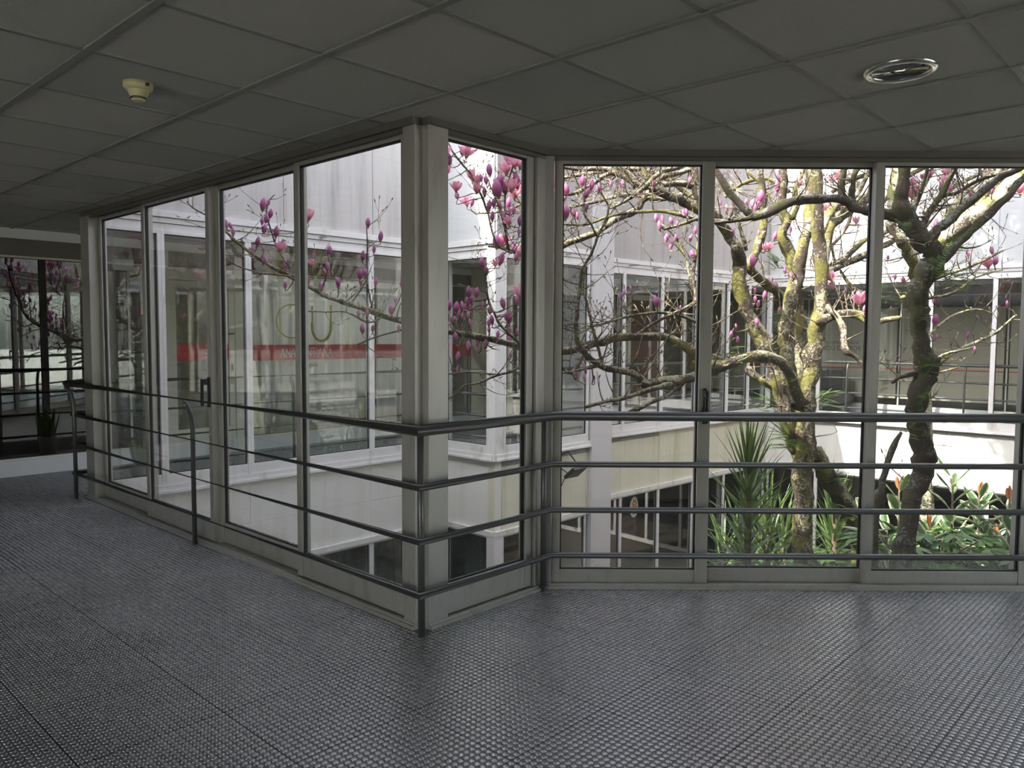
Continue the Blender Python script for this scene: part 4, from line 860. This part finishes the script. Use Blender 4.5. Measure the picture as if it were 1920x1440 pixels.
# pale sunlit limbs behind it
T3 = Tree(17); Lx = T3.limb
Lx([(1750, 1330, 7.9, 20), (1744, 1100, 7.9, 16), (1738, 900, 7.9, 14), (1728, 700, 7.8, 13), (1722, 560, 7.6, 11), (1713, 498, 7.4, 10), (1703, 473, 7.3, 10), (1690, 448, 7.2, 9), (1674, 427, 7.2, 9), (1668, 400, 7.2, 8), (1675, 357, 7.2, 8), (1680, 300, 7.2, 7), (1690, 200, 7.2, 5)], .7)
Lx([(1722, 540, 7.5, 12), (1745, 490, 7.3, 13), (1758, 467, 7.2, 13), (1783, 440, 7.1, 13), (1817, 413, 7.0, 13), (1850, 390, 7.0, 13), (1870, 370, 7.0, 12), (1892, 348, 7.0, 12), (1925, 320, 7.0, 11), (1980, 280, 7.0, 9)], .9)
Lx([(1783, 440, 7.1, 9), (1815, 400, 7.1, 9), (1840, 380, 7.1, 9), (1860, 340, 7.1, 6), (1890, 300, 7.1, 4)], 1.2)
Lx([(1850, 395, 7.1, 6), (1880, 350, 7.1, 6), (1900, 315, 7.2, 5)], 1.2)
Lx([(1728, 720, 7.8, 4), (1765, 680, 7.7, 3), (1800, 655, 7.7, 3), (1835, 640, 7.7, 3), (1870, 622, 7.7, 2.4), (1905, 590, 7.7, 2)], .8)
Lx([(1730, 690, 7.6, 3), (1770, 665, 7.6, 2.6), (1810, 655, 7.6, 2), (1828, 650, 7.6, 1.6)], .8)
Lx([(1730, 640, 7.6, 2.4), (1780, 595, 7.6, 2), (1830, 580, 7.6, 2), (1860, 588, 7.6, 1.4)], .8)
Lx([(1735, 560, 7.6, 3), (1785, 550, 7.6, 2.6), (1830, 520, 7.6, 2), (1880, 505, 7.6, 2)], 1.3)
Lx([(1735, 705, 7.6, 2), (1765, 697, 7.6, 1.8), (1800, 688, 7.6, 1.4)], .3)

T1.grow(.55, (.12, .42)); T2.grow(.55, (.12, .4)); 
for q in ([(1700, 430, 7.6, 4), (1720, 370, 7.7, 4), (1750, 320, 7.8, 3)], [(1760, 430, 7.4, 5), (1800, 370, 7.5, 4.5), (1850, 330, 7.6, 4), (1890, 310, 7.7, 3)], [(1730, 400, 8.0, 3), (1780, 385, 8.0, 3), (1840, 360, 8.1, 2.6), (1900, 345, 8.1, 2)]): Lx(q, 2.2)
T3.grow(.9, (.12, .42))
def crown(T, start, box, n, seed, r0=.045):
    """upper crown above the window heads; it throws the dappled shade on the far walls"""
    q = random.Random(seed); cb = MB()
    for i in range(n):
        e = Vector([q.uniform(box[k][0], box[k][1]) for k in range(3)]); s0 = Vector(start)+Vector((q.uniform(-.2, .2), q.uniform(-.2, .2), q.uniform(-.2, .1)))
        m1 = s0.lerp(e, .35)+Vector((q.uniform(-.3, .3), q.uniform(-.3, .3), .3)); m2 = s0.lerp(e, .7)+Vector((q.uniform(-.3, .3), q.uniform(-.3, .3), .25))
        S_ = cr_spline([(*s0, r0), (*m1, r0*.75), (*m2, r0*.5), (*e, .008)], 6); T.limbs.append(S_)
        for k in range(3, len(S_)):
            p = Vector(S_[k][:3]); d = (Vector(S_[k][:3])-Vector(S_[k-1][:3])).normalized()
            for w_ in range(3):
                dd_ = (d*.5+Vector((q.uniform(-1, 1), q.uniform(-1, 1), q.uniform(-.6, .9)))).normalized()
                t_ = T.twig(p, dd_, q.uniform(.4, .95), .007)
                if t_:
                    for pp in t_[2::2]:
                        if q.random() < .33:
                            me = BUDS[0] if q.random() < .4 else BLOOMS[q.randrange(5)]; k_ = q.uniform(.09, .14)
                            M4 = Matrix.Translation(pp+Vector((q.uniform(-.05, .05), q.uniform(-.05, .05), .02))) @ Matrix.Rotation(q.uniform(0, 6.28), 4, 'Z') @ Matrix.Rotation(q.uniform(-.7, .7), 4, 'X') @ Matrix.Scale(k_, 4)
                            o0 = len(cb.v); cb.v += [tuple(M4 @ v.co) for v in me.vertices]
                            for p_ in me.polygons: cb.f.append(tuple(j+o0 for j in p_.vertices)); cb.mi.append(p_.material_index)
    T.crown = cb
crown(T1, at(1520, 150, 6.9), ((2.6, 5.4), (8.6, 11.0), (4.8, 6.5)), 15, 4)
crown(T3, at(1690, 205, 7.2), ((2.6, 6.6), (9.0, 12.4), (4.9, 7.6)), 30, 9)

B = [  # photo position, size px, open (1) or closed (0)
(492,382,24,0),(502,379,13,0),(506,400,16,0),(491,415,12,0),(498,409,17,0),(494,428,18,0),(517,434,20,0),(410,387,14,0),(416,421,13,0),(425,420,15,0),(434,423,12,0),(437,435,14,0),(453,449,9,0),(482,453,18,0),(475,467,13,0),(494,467,11,0),(530,456,14,0),(526,462,22,1),(469,468,9,0),(493,485,16,0),(499,487,15,0),(534,500,18,0),(535,534,14,0),(577,402,26,1),(617,469,18,0),(575,487,20,0),(583,491,14,1),(616,498,14,0),(611,512,18,0),(576,526,18,0),(602,536,14,0),(635,529,18,0),(680,479,18,0),(690,417,18,0),(701,467,14,0),(713,443,18,0),(675,514,18,0),(684,510,15,0),(677,529,12,0),(704,527,15,0),(753,532,13,0),(760,538,13,0),(742,561,12,0),(757,565,16,0),(734,580,20,0),(671,572,12,0),(672,587,12,0),(688,587,12,0),(680,616,17,0),(699,615,12,0),(748,614,12,0),
(832,457,14,0),(902,493,20,0),(913,506,16,0),(880,546,20,0),(893,548,18,0),(878,565,16,0),(885,561,18,0),(867,571,13,0),(872,575,12,0),(843,572,18,0),(855,576,20,0),(859,586,14,0),(867,592,13,0),(879,590,13,0),(885,579,16,0),(854,600,16,0),(846,599,12,0),(838,606,10,0),(882,604,13,0),(905,570,12,0),(918,581,14,0),(945,568,20,0),(973,545,26,1),(970,563,18,0),(923,599,18,0),(917,606,13,0),(917,618,12,0),(933,626,14,0),(958,619,12,0),(970,622,12,0),(955,595,22,0),(949,592,16,0),(955,637,16,0),(855,632,18,0),(839,645,16,0),(878,647,16,0),(895,637,15,0),(898,650,10,0),(910,643,14,0),(857,667,16,0),(838,674,14,0),(832,677,14,0),(857,692,12,0),(957,665,12,0),(937,484,24,0),(967,480,20,0),(928,492,16,1),
(833,282,26,1),(874,282,26,1),(867,282,18,0),(843,298,20,0),(837,316,24,1),(885,327,22,1),(896,338,20,1),(893,351,22,1),(903,333,14,0),(855,349,22,1),(858,366,14,0),(876,376,20,1),(884,378,16,0),(909,359,16,0),(912,337,16,0),(919,318,22,0),(938,338,22,0),(935,353,32,0),(948,352,24,0),(950,314,26,1),(954,296,20,1),(975,301,30,1),(966,303,24,1),(960,345,28,1),(970,338,28,0),(965,360,26,1),(981,352,22,1),(917,384,20,0),(925,380,16,0),(938,386,18,0),(953,380,20,0),(956,395,14,0),(963,393,16,0),(923,405,18,0),(945,402,14,0),(954,413,20,1),(974,413,18,0),(930,452,24,0),(943,450,26,1),(951,446,18,0),(962,460,16,0),(971,468,16,1),(973,434,12,0),
(1038,322,24,0),(1035,337,22,1),(1049,330,14,0),(1092,339,20,0),(1108,346,20,0),(1122,353,16,0),(1064,354,20,0),(1055,363,16,0),(1060,368,12,0),(1041,366,28,1),(1098,362,18,0),(1145,344,14,0),(1169,344,18,0),(1224,347,18,0),(1060,397,26,0),(1053,392,22,0),(1077,399,16,0),(1083,404,14,0),(1030,389,14,0),(1098,388,14,0),(1231,408,14,0),(1243,410,14,0),(1237,421,16,0),(1260,413,14,0),(1271,418,9,0),(1288,398,14,0),(1282,398,12,0),(1249,446,16,0),(1257,458,16,0),(1267,445,12,0),(1293,446,14,0),(1304,431,14,0),(1312,377,16,0),(1300,476,16,0),(1311,441,12,0),(1294,338,12,0),
(1232,565,22,0),(1041,551,16,0),(1184,541,12,0),(1166,553,10,0),(1170,549,10,0),(1164,570,9,0),(1170,575,8,0),(1076,697,8,0),(1082,702,10,0),(1096,706,12,0),(1114,708,9,0),(1053,675,9,0),(1098,688,10,0),(1303,563,14,0),(1276,576,8,0),(1313,541,12,0),(1320,541,14,0),
(1467,329,24,0),(1458,350,20,0),(1456,362,12,0),(1424,367,24,0),(1430,360,20,0),(1399,382,18,0),(1410,380,16,0),(1416,387,16,0),(1427,379,14,0),(1351,379,12,0),(1362,390,14,0),(1357,419,10,0),(1375,434,14,0),(1423,436,9,0),(1451,442,16,0),(1482,430,12,0),(1412,489,22,0),(1433,463,16,1),(1442,461,16,1),(1515,365,14,0),(1498,343,16,1),(1573,329,24,1),(1562,335,16,1),(1552,389,18,1),(1605,412,16,1),(1581,432,10,0),(1472,507,12,0),(1485,516,12,0),(1447,524,10,0),(1456,536,16,0),(1560,517,22,1),(1561,534,16,1),(1583,547,12,0),(1611,558,30,1),(1415,545,12,0),(1433,553,16,0),(1416,560,12,0),(1421,569,12,0),(1460,580,12,0),(1420,603,14,0),(1381,611,10,0),(1370,627,14,0),(1383,636,12,0),(1620,579,14,0),(1592,534,10,0)]
B3 = [(1707,343,24,1),(1710,361,24,1),(1716,352,16,1),(1765,347,18,0),(1771,338,20,1),(1776,321,20,1),(1784,353,16,0),(1820,354,14,0),(1819,362,12,0),(1863,358,16,0),(1913,354,22,1),(1754,419,16,0),(1712,396,12,0),(1665,483,9,0),(1861,469,14,0),(1853,491,24,1),(1866,489,14,0),(1813,472,10,0),(1816,477,10,0),(1695,526,14,0),(1755,564,16,0),(1752,599,20,0),(1813,628,12,0),(1755,631,10,0),(1888,568,10,0),(1828,654,10,0),(1678,519,10,0),(1671,579,9,0),(1729,330,12,1),(1745,325,14,1)]
rb = random.Random(5)
def make_tree(T, name, label, m, flowers, cat='tree'):
    tr = MB()
    for i, S_ in enumerate(T.limbs):
        big = max(q[3] for q in S_)
        tr.tube([q[:3] for q in S_], [q[3] for q in S_], 14 if big > .03 else (10 if big > .012 else 7), True, .28 if big > .012 else .2, i)
    base = T.limbs[0][0]
    e = empty(name, (base[0], base[1], GZ), label, cat)
    o = tr.build('trunk_and_branches', m, smooth=True); keep(o, e)
    fl_ = []
    for (x, y, s_, op) in flowers:
        q, p, r, bx, by = T.near(x, y+s_*.6)
        Y = p.y + rb.uniform(-.12, .12); pos = at(x, y+s_*.5, Y)
        for _ in range(6):
            if inside(pos.x, pos.y): break
            Y += .15; pos = at(x, y+s_*.5, Y)
        sz = s_*Y/F; lean = Vector((rb.uniform(-.25, .25), rb.uniform(-.25, .25), 1)).normalized()
        fl_.append((s_, pos, sz, lean, op, Y))
        pts = []
        mid = (p+pos)/2; mid.z = min(mid.z, pos.z-.04*0) - .12*(p-pos).length + rb.uniform(-.02, .02); mid += Vector((rb.uniform(-1, 1), rb.uniform(-1, 1), 0))*.06*(p-pos).length
        P4 = [tuple(p), tuple(mid), tuple(pos-lean*min(.05, .2*(p-pos).length)), tuple(pos-lean*sz*.04)]
        sp_ = cr_spline([(*q_,) for q_ in P4], 3); n = len(sp_)
        sp_ = [Vector(q_)+Vector((rb.uniform(-1, 1), rb.uniform(-1, 1), rb.uniform(-1, 1)))*.006*(0 < i < n-1) for i, q_ in enumerate(sp_)]
        T.tw.tube(sp_, [max(.002, min(.0055, r*.6)*(1-i/n*.6)) for i in range(n)], 5, cap=False)
    o = T.tw.build('twigs', m_twig, smooth=True); keep(o, e)
    if hasattr(T, 'crown'): o = T.crown.build('crown_blossoms', [m_petal, m_calyx], smooth=True); keep(o, e); o['kind'] = 'stuff'
    fl_.sort(key=lambda q: -q[0]); rest = {0: MB(), 1: MB()}
    for i, (s_, pos, sz, lean, op, Y) in enumerate(fl_):
        me = BLOOMS[i % 5] if op else BUDS[i % 2]
        k = sz*(1.0 if op else 1.05); rot = lean.to_track_quat('Z', 'Y').to_matrix() @ Matrix.Rotation(rb.uniform(0, 6.28), 3, 'Z')
        sx = k*(1.0 if op else rb.uniform(1.0, 1.25))
        M4 = Matrix.Translation(pos) @ rot.to_4x4() @ Matrix.Diagonal((sx, sx, k, 1))
        if i < 95:
            ob = bpy.data.objects.new('blossom' if op else 'flower_bud', me); C.objects.link(ob); ob.parent = e
            ob.matrix_parent_inverse = Matrix.Translation(e.location).inverted(); ob.matrix_basis = M4
        else:
            b = rest[op]; vs = [M4 @ v.co for v in me.vertices]
            o0 = len(b.v); b.v += [tuple(v) for v in vs]
            for p_ in me.polygons: b.f.append(tuple(j+o0 for j in p_.vertices)); b.mi.append(p_.material_index)
    for op, b in rest.items():
        if b.v:
            ob = b.build('small_blossoms' if op else 'small_flower_buds', [m_petal if op else m_bud, m_calyx], smooth=True); keep(ob, e); ob['kind'] = 'stuff'
            if not op:
                pass
    return e
make_tree(T1, 'magnolia_tree', 'large lichen-covered magnolia with several stems in mid court, long limb reaching left, purple buds', m_bark, B)
make_tree(T2, 'magnolia_tree', 'dark mossy crooked trunk close to the right-hand windows, forking at mid window height', m_bark2, [])
make_tree(T3, 'magnolia_tree', 'pale sunlit magnolia stem mostly behind the dark crooked trunk, pink blossoms top right', m_bark3, B3)

# ---------------------------------------------------------------- plants
def leaf(mb, p, d, n_, L, wd, bend=0.3, seg=6, shape='lance', fold=.15):
    """a leaf blade from p along d, face normal about n_"""
    d = Vector(d).normalized(); s_ = d.cross(Vector(n_)); s_ = s_.normalized() if s_.length > 1e-4 else Vector((1, 0, 0)); nn_ = s_.cross(d)
    vs = []; uv = []; fs = []; q = Vector(p); dd_ = d.copy()
    for i in range(seg+1):
        t = i/seg
        w_ = {'lance': math.sin(PI*min(1, t*.9+.08))**.7 if t < 1 else .02, 'sword': (min(1, t*8+.5))*(1-t**2.2)+.01, 'oval': math.sin(PI*min(.985, t*.94+.03))**.6}[shape]*wd/2
        vs += [q-s_*w_+nn_*fold*w_, q, q+s_*w_+nn_*fold*w_]; uv += [(0, t), (.5, t), (1, t)]
        dd_ = (dd_+Vector((0, 0, -1))*bend/seg*(.4+t)).normalized(); nn_ = s_.cross(dd_); q = q+dd_*(L/seg)
    for i in range(seg):
        a_ = i*3; fs += [(a_, a_+1, a_+4, a_+3), (a_+1, a_+2, a_+5, a_+4)]
    mb.add(vs, fs, uv)
rp_ = random.Random(21)
def yucca(base, top, label, n=150, L=(.35, .6), crown=True, name='yucca', spread=1.0, droop=1.0):
    base = Vector(base); top = Vector(top); e = empty(name, base, label, 'plant', 'spiky yuccas in the court')
    keep(MB().tube([base, base.lerp(top, .5)+Vector((.02, .01, 0)), top], [.04, .032, .025], 10).build('stem', m_stem, smooth=True), e)
    lf_ = MB()
    for i in range(n):
        t = (i/n)**.8; p = base.lerp(top, .25+.75*t) if crown else base.lerp(top, rp_.uniform(.5, 1))
        an = i*2.399; el = -.1+1.45*max(0, (t-.55)/.45)+rp_.uniform(-.15, .2)
        d = Vector((math.cos(an)*math.cos(el), math.sin(an)*math.cos(el), math.sin(el)))
        leaf(lf_, p, d, (0, 0, 1) if el < 1.2 else (math.cos(an), math.sin(an), 0), rp_.uniform(*L)*spread, rp_.uniform(.024, .036), rp_.uniform(.15, .9)*(1.2-t*.6)*droop, 6, 'sword')
    keep(lf_.build('leaves', m_yucca), e); return e
gz = GZ
b0 = at(1400, 1100, 6.2); t0_ = at(1404, 868, 6.2)
yucca((b0.x, b0.y, gz), t0_, 'tall yucca with bright sword leaves left of the multi-stem magnolia', 230, (.38, .62))
b0 = at(1475, 1100, 7.8); t0_ = at(1470, 1010, 7.8)
yucca((b0.x, b0.y, gz), t0_, 'lower yucca partly hidden behind the magnolia base, left of its main stem', 120, (.5, .75), droop=2.4)
b0 = at(1560, 1100, 8.3); t0_ = at(1560, 1000, 8.3)
yucca((b0.x, b0.y, gz), t0_, 'low spiky clump between the two lower magnolia stems', 110, (.5, .75), droop=2.4)
b0 = at(1352, 1100, 7.6); t0_ = at(1356, 1020, 7.6)
yucca((b0.x, b0.y, gz), t0_, 'low yucca clump at the left of the tall one', 70, (.4, .6), droop=2.4)
for (px, py, Y, lb, n) in ((1440, 985, 7.2, 'drooping yucca directly right of the tall one, before the dark lower windows', 150), (1392, 1030, 7.4, 'low yucca whose blades droop at the foot of the tall one', 120), (1565, 960, 7.9, 'yucca crown filling the gap between the two magnolia stems', 130)):
    b0 = at(px, 1100, Y); yucca((b0.x, b0.y, gz), at(px, py, Y), lb, n, (.45, .75), droop=2.0)

def rubber(px, py, Y, label, n=16, buds=1, h=.9):
    top = at(px, py, Y); e = empty('rubber_plant', (top.x, top.y, GZ), label, 'plant', 'variegated rubber plants in the court')
    keep(MB().tube([(top.x, top.y, GZ), (top.x+.03, top.y, (top.z+GZ)/2), top], [.02, .016, .007], 8).build('stem', m_stem, smooth=True), e)
    lv = MB()
    for i in range(n):
        an = i*2.4+rp_.random(); t = i/n; p = top-Vector((0, 0, h*(1-t)**1.1)); el = .15+.9*t
        d = Vector((math.cos(an)*math.cos(el), math.sin(an)*math.cos(el), math.sin(el)))
        p2 = p+d*.035; lv.tube([p, p2], .004, 5, False); leaf(lv, p2, d, (0, 0, 1) if t < .85 else (math.cos(an), math.sin(an), .3), rp_.uniform(.20, .27)*(1-.25*t), rp_.uniform(.085, .115)*(1-.2*t), .25, 7, 'oval', .25)
    for k in range(2):   # side shoots
        an = rp_.uniform(0, 6.28); b = top+Vector((math.cos(an)*.22, math.sin(an)*.22, -.25-.1*k)); lv.tube([top-Vector((0, 0, .55)), b], .006, 5, False)
        for i in range(7):
            a2 = i*2.4; el = .1+.13*i; d = Vector((math.cos(a2)*math.cos(el), math.sin(a2)*math.cos(el), math.sin(el))); leaf(lv, b-Vector((0, 0, .18*(1-i/7))), d, (0, 0, 1), .2, .095, .25, 6, 'oval', .25)
    keep(lv.build('leaves', m_rubber), e)
    if buds:
        s_ = MB(); leaf(s_, top-Vector((0, 0, .01)), (rp_.uniform(-.2, .2), rp_.uniform(-.2, .2), 1), (0, -1, 0), .115, .038, 0, 6, 'oval', .6); leaf(s_, top-Vector((0, 0, .01)), (rp_.uniform(-.2, .2), .1, 1), (0, 1, 0), .10, .035, 0, 6, 'oval', .6)
        keep(s_.build('leaf_sheath', m_sheath), e)
    return e
rubber(1686, 915, 6.0, 'variegated rubber plant with an upright orange sheath left of the dark crooked trunk')
rubber(1787, 890, 6.2, 'tallest variegated rubber plant right of the dark crooked trunk', 20, 0, 1.1)
rubber(1836, 925, 6.6, 'variegated rubber plant behind and right of the tallest one')
rubber(1893, 935, 6.2, 'variegated rubber plant with an orange sheath at the right edge of the view')
rubber(1663, 985, 6.3, 'low variegated rubber plant by the leftmost mullion of the right window', 18, 0)
rubber(1742, 985, 6.4, 'small variegated rubber plant just right of the crooked trunk foot', 14, 1)
rubber(1900, 995, 5.9, 'low variegated rubber plant in the bottom right corner of the court', 18, 1)
rubber(1866, 1005, 6.5, 'low variegated rubber plant beside the corner one', 14, 1)

def fatsia(px, py, Y, label, n=12, rad=.35):
    c = at(px, py, Y); e = empty('fatsia_shrub', (c.x, c.y, GZ), label, 'shrub', 'broad-leaved shrubs low in the court')
    st = MB(); lv = MB(); st.tube([(c.x, c.y, GZ), (c.x, c.y, c.z-.35)], .018, 8)
    for i in range(n):
        an = i*2.4; el = rp_.uniform(.1, 1.1); d = Vector((math.cos(an)*math.cos(el), math.sin(an)*math.cos(el), math.sin(el)))
        p0 = Vector((c.x, c.y, c.z-.35)); p1 = p0+d*rad*rp_.uniform(.8, 1.2); st.tube([p0, p0.lerp(p1, .5)+Vector((0, 0, .03)), p1], .005, 5, False)
        for k in range(8):
            a2 = an+(k-3.5)*.62; dd_ = Vector((math.cos(a2), math.sin(a2), -.12+.12*math.cos((k-3.5)*.6))); leaf(lv, p1, dd_, (0, 0, 1), .17 if 1 < k < 6 else .12, .055, .35, 5, 'lance', .15)
    keep(st.build('stems', m_stem), e); keep(lv.build('leaves', m_fatsia), e)
k = 0
names = ['at the window foot by the third mullion', 'below the small rubber plant', 'under the tallest rubber plant', 'right of centre in the right window', 'in the far bottom right corner', 'behind the crooked trunk foot', 'between the magnolia stems', 'left of the leaning stem foot', 'behind the low yucca', 'deep under the right window', 'beside the right edge']
for (px, py, Y, n) in ((1665, 1010, 5.7, 12), (1762, 985, 5.9, 14), (1800, 975, 6.6, 16), (1840, 1020, 5.8, 14), (1905, 1035, 5.6, 14), (1720, 1030, 6.6, 14), (1560, 1040, 6.6, 12), (1590, 1020, 8.0, 12), (1430, 1040, 8.4, 12), (1790, 1045, 5.5, 14), (1880, 1000, 7.0, 16)):
    fatsia(px, py, Y, 'green broad-leaved shrub '+names[k], n); k += 1

def fern(p, out, label, n=9, L=.2, hang=.5, name='fern'):
    e = empty(name, p, label, 'fern', 'ferns growing on the magnolia trunks'); b = MB(); out = Vector(out).normalized()
    for i in range(n):
        d = (out+Vector((rp_.uniform(-1, 1), rp_.uniform(-1, 1), rp_.uniform(-.4, 1)))*.8).normalized(); q = Vector(p)+Vector((rp_.uniform(-.03, .03), 0, rp_.uniform(-.06, .06))); Lf = L*rp_.uniform(.7, 1.2); m_ = 13
        s_ = d.cross(Vector((0, 0, 1))).normalized(); pts = [q]
        for j in range(m_):
            t = (j+1)/m_; q = q+d*Lf/m_; d = (d+Vector((0, 0, -hang/m_))).normalized(); pts.append(q); wl = .22*Lf*math.sin(PI*min(1, .15+t*.80))
            for sg in (-1, 1): leaf(b, q, s_*sg+d*.35, (0, 0, 1), max(.008, wl), .010+.006*(1-t), .2, 3, 'lance', 0)
        b.tube(pts, .0015, 4, False)
    keep(b.build('fronds', m_fern), e)
for (px, py, Y, ox, n, L, lb) in ((1762, 525, 5.12, .8, 16, .24, 'bright green fern hanging right of the crooked trunk fork'), (1745, 512, 5.05, -.1, 8, .12, 'small fern on the crooked trunk just below its fork'),
    (1697, 435, 5.05, 0, 9, .11, 'dark fern on the upper bend of the crooked trunk'), (1700, 560, 5.1, -.8, 12, .16, 'fern tuft on the left of the crooked trunk at mid height'), (1727, 590, 5.05, 0, 6, .08, 'tiny fern on the face of the crooked trunk'), (1735, 690, 5.05, .2, 8, .11, 'fern on the swelling of the crooked trunk'),
    (1725, 760, 5.05, .1, 8, .12, 'fern low on the crooked trunk above the handrail'), (1710, 806, 5.05, .1, 7, .10, 'fern on the crooked trunk just below the handrail'), (1665, 712, 5.15, -.6, 8, .13, 'fern at the tip of the short left side branch'),
    (1455, 765, 6.6, -.8, 16, .2, 'green fern left of the multi-stem magnolia base'), (1535, 755, 6.6, .8, 10, .18, 'green fern right of the multi-stem magnolia base'), (1480, 830, 6.6, -.6, 16, .26, 'drooping fern below the handrail left of the magnolia stem'),
    (1362, 665, 5.95, 0, 12, .13, 'fern on the arched limb near the second mullion'), (1375, 705, 6.2, -.3, 12, .16, 'fern tuft hanging under the arched limb'), (1455, 500, 7.0, -.4, 10, .16, 'pale fern where the upper grey stems fork'), (1465, 600, 6.9, -.5, 9, .14, 'fern on the left of the middle magnolia stem'), (1660, 555, 7.0, -.3, 8, .15, 'fern beside the right window mullion on a pale limb'),
    (1770, 470, 7.0, .8, 9, .18, 'fern on the thick pale limb right of the fork'), (1560, 900, 7.0, 0, 12, .22, 'fern between the two lower magnolia stems'), (1590, 960, 6.9, -.5, 10, .2, 'fern at the inner side of the leaning stem')):
    fern(at(px, py, Y), (ox, -.5, .2), lb, n, L)

# moss cushions on the big limb are part of the bark; snake plant in a pot in the left corridor
pp = LP.p3(.48, -.30, 0)
po = empty('potted_plant', pp, 'snake plant in a white pot inside the left corridor glazing', 'potted plant')
MB().lathe([(.075, 0), (.082, .01), (.105, .19), (.108, .205), (.098, .205), (.094, .19)], cap=True).build('pot', m_pot, po, True)
MB().lathe([(.095, .17), (.0, .175)], cap=False).build('soil', m_soil, po)
lv = MB()
for i in range(11):
    an = i*2.4; rr = .015+.012*(i % 4); leaf(lv, (rr*math.cos(an), rr*math.sin(an), .17), (math.cos(an)*.25, math.sin(an)*.25, 1), (math.cos(an), math.sin(an), 0), .22+.08*(i % 3)+.12*(i == 3), .06, .05, 7, 'lance', .35)
lv.build('leaves', m_sans, po)
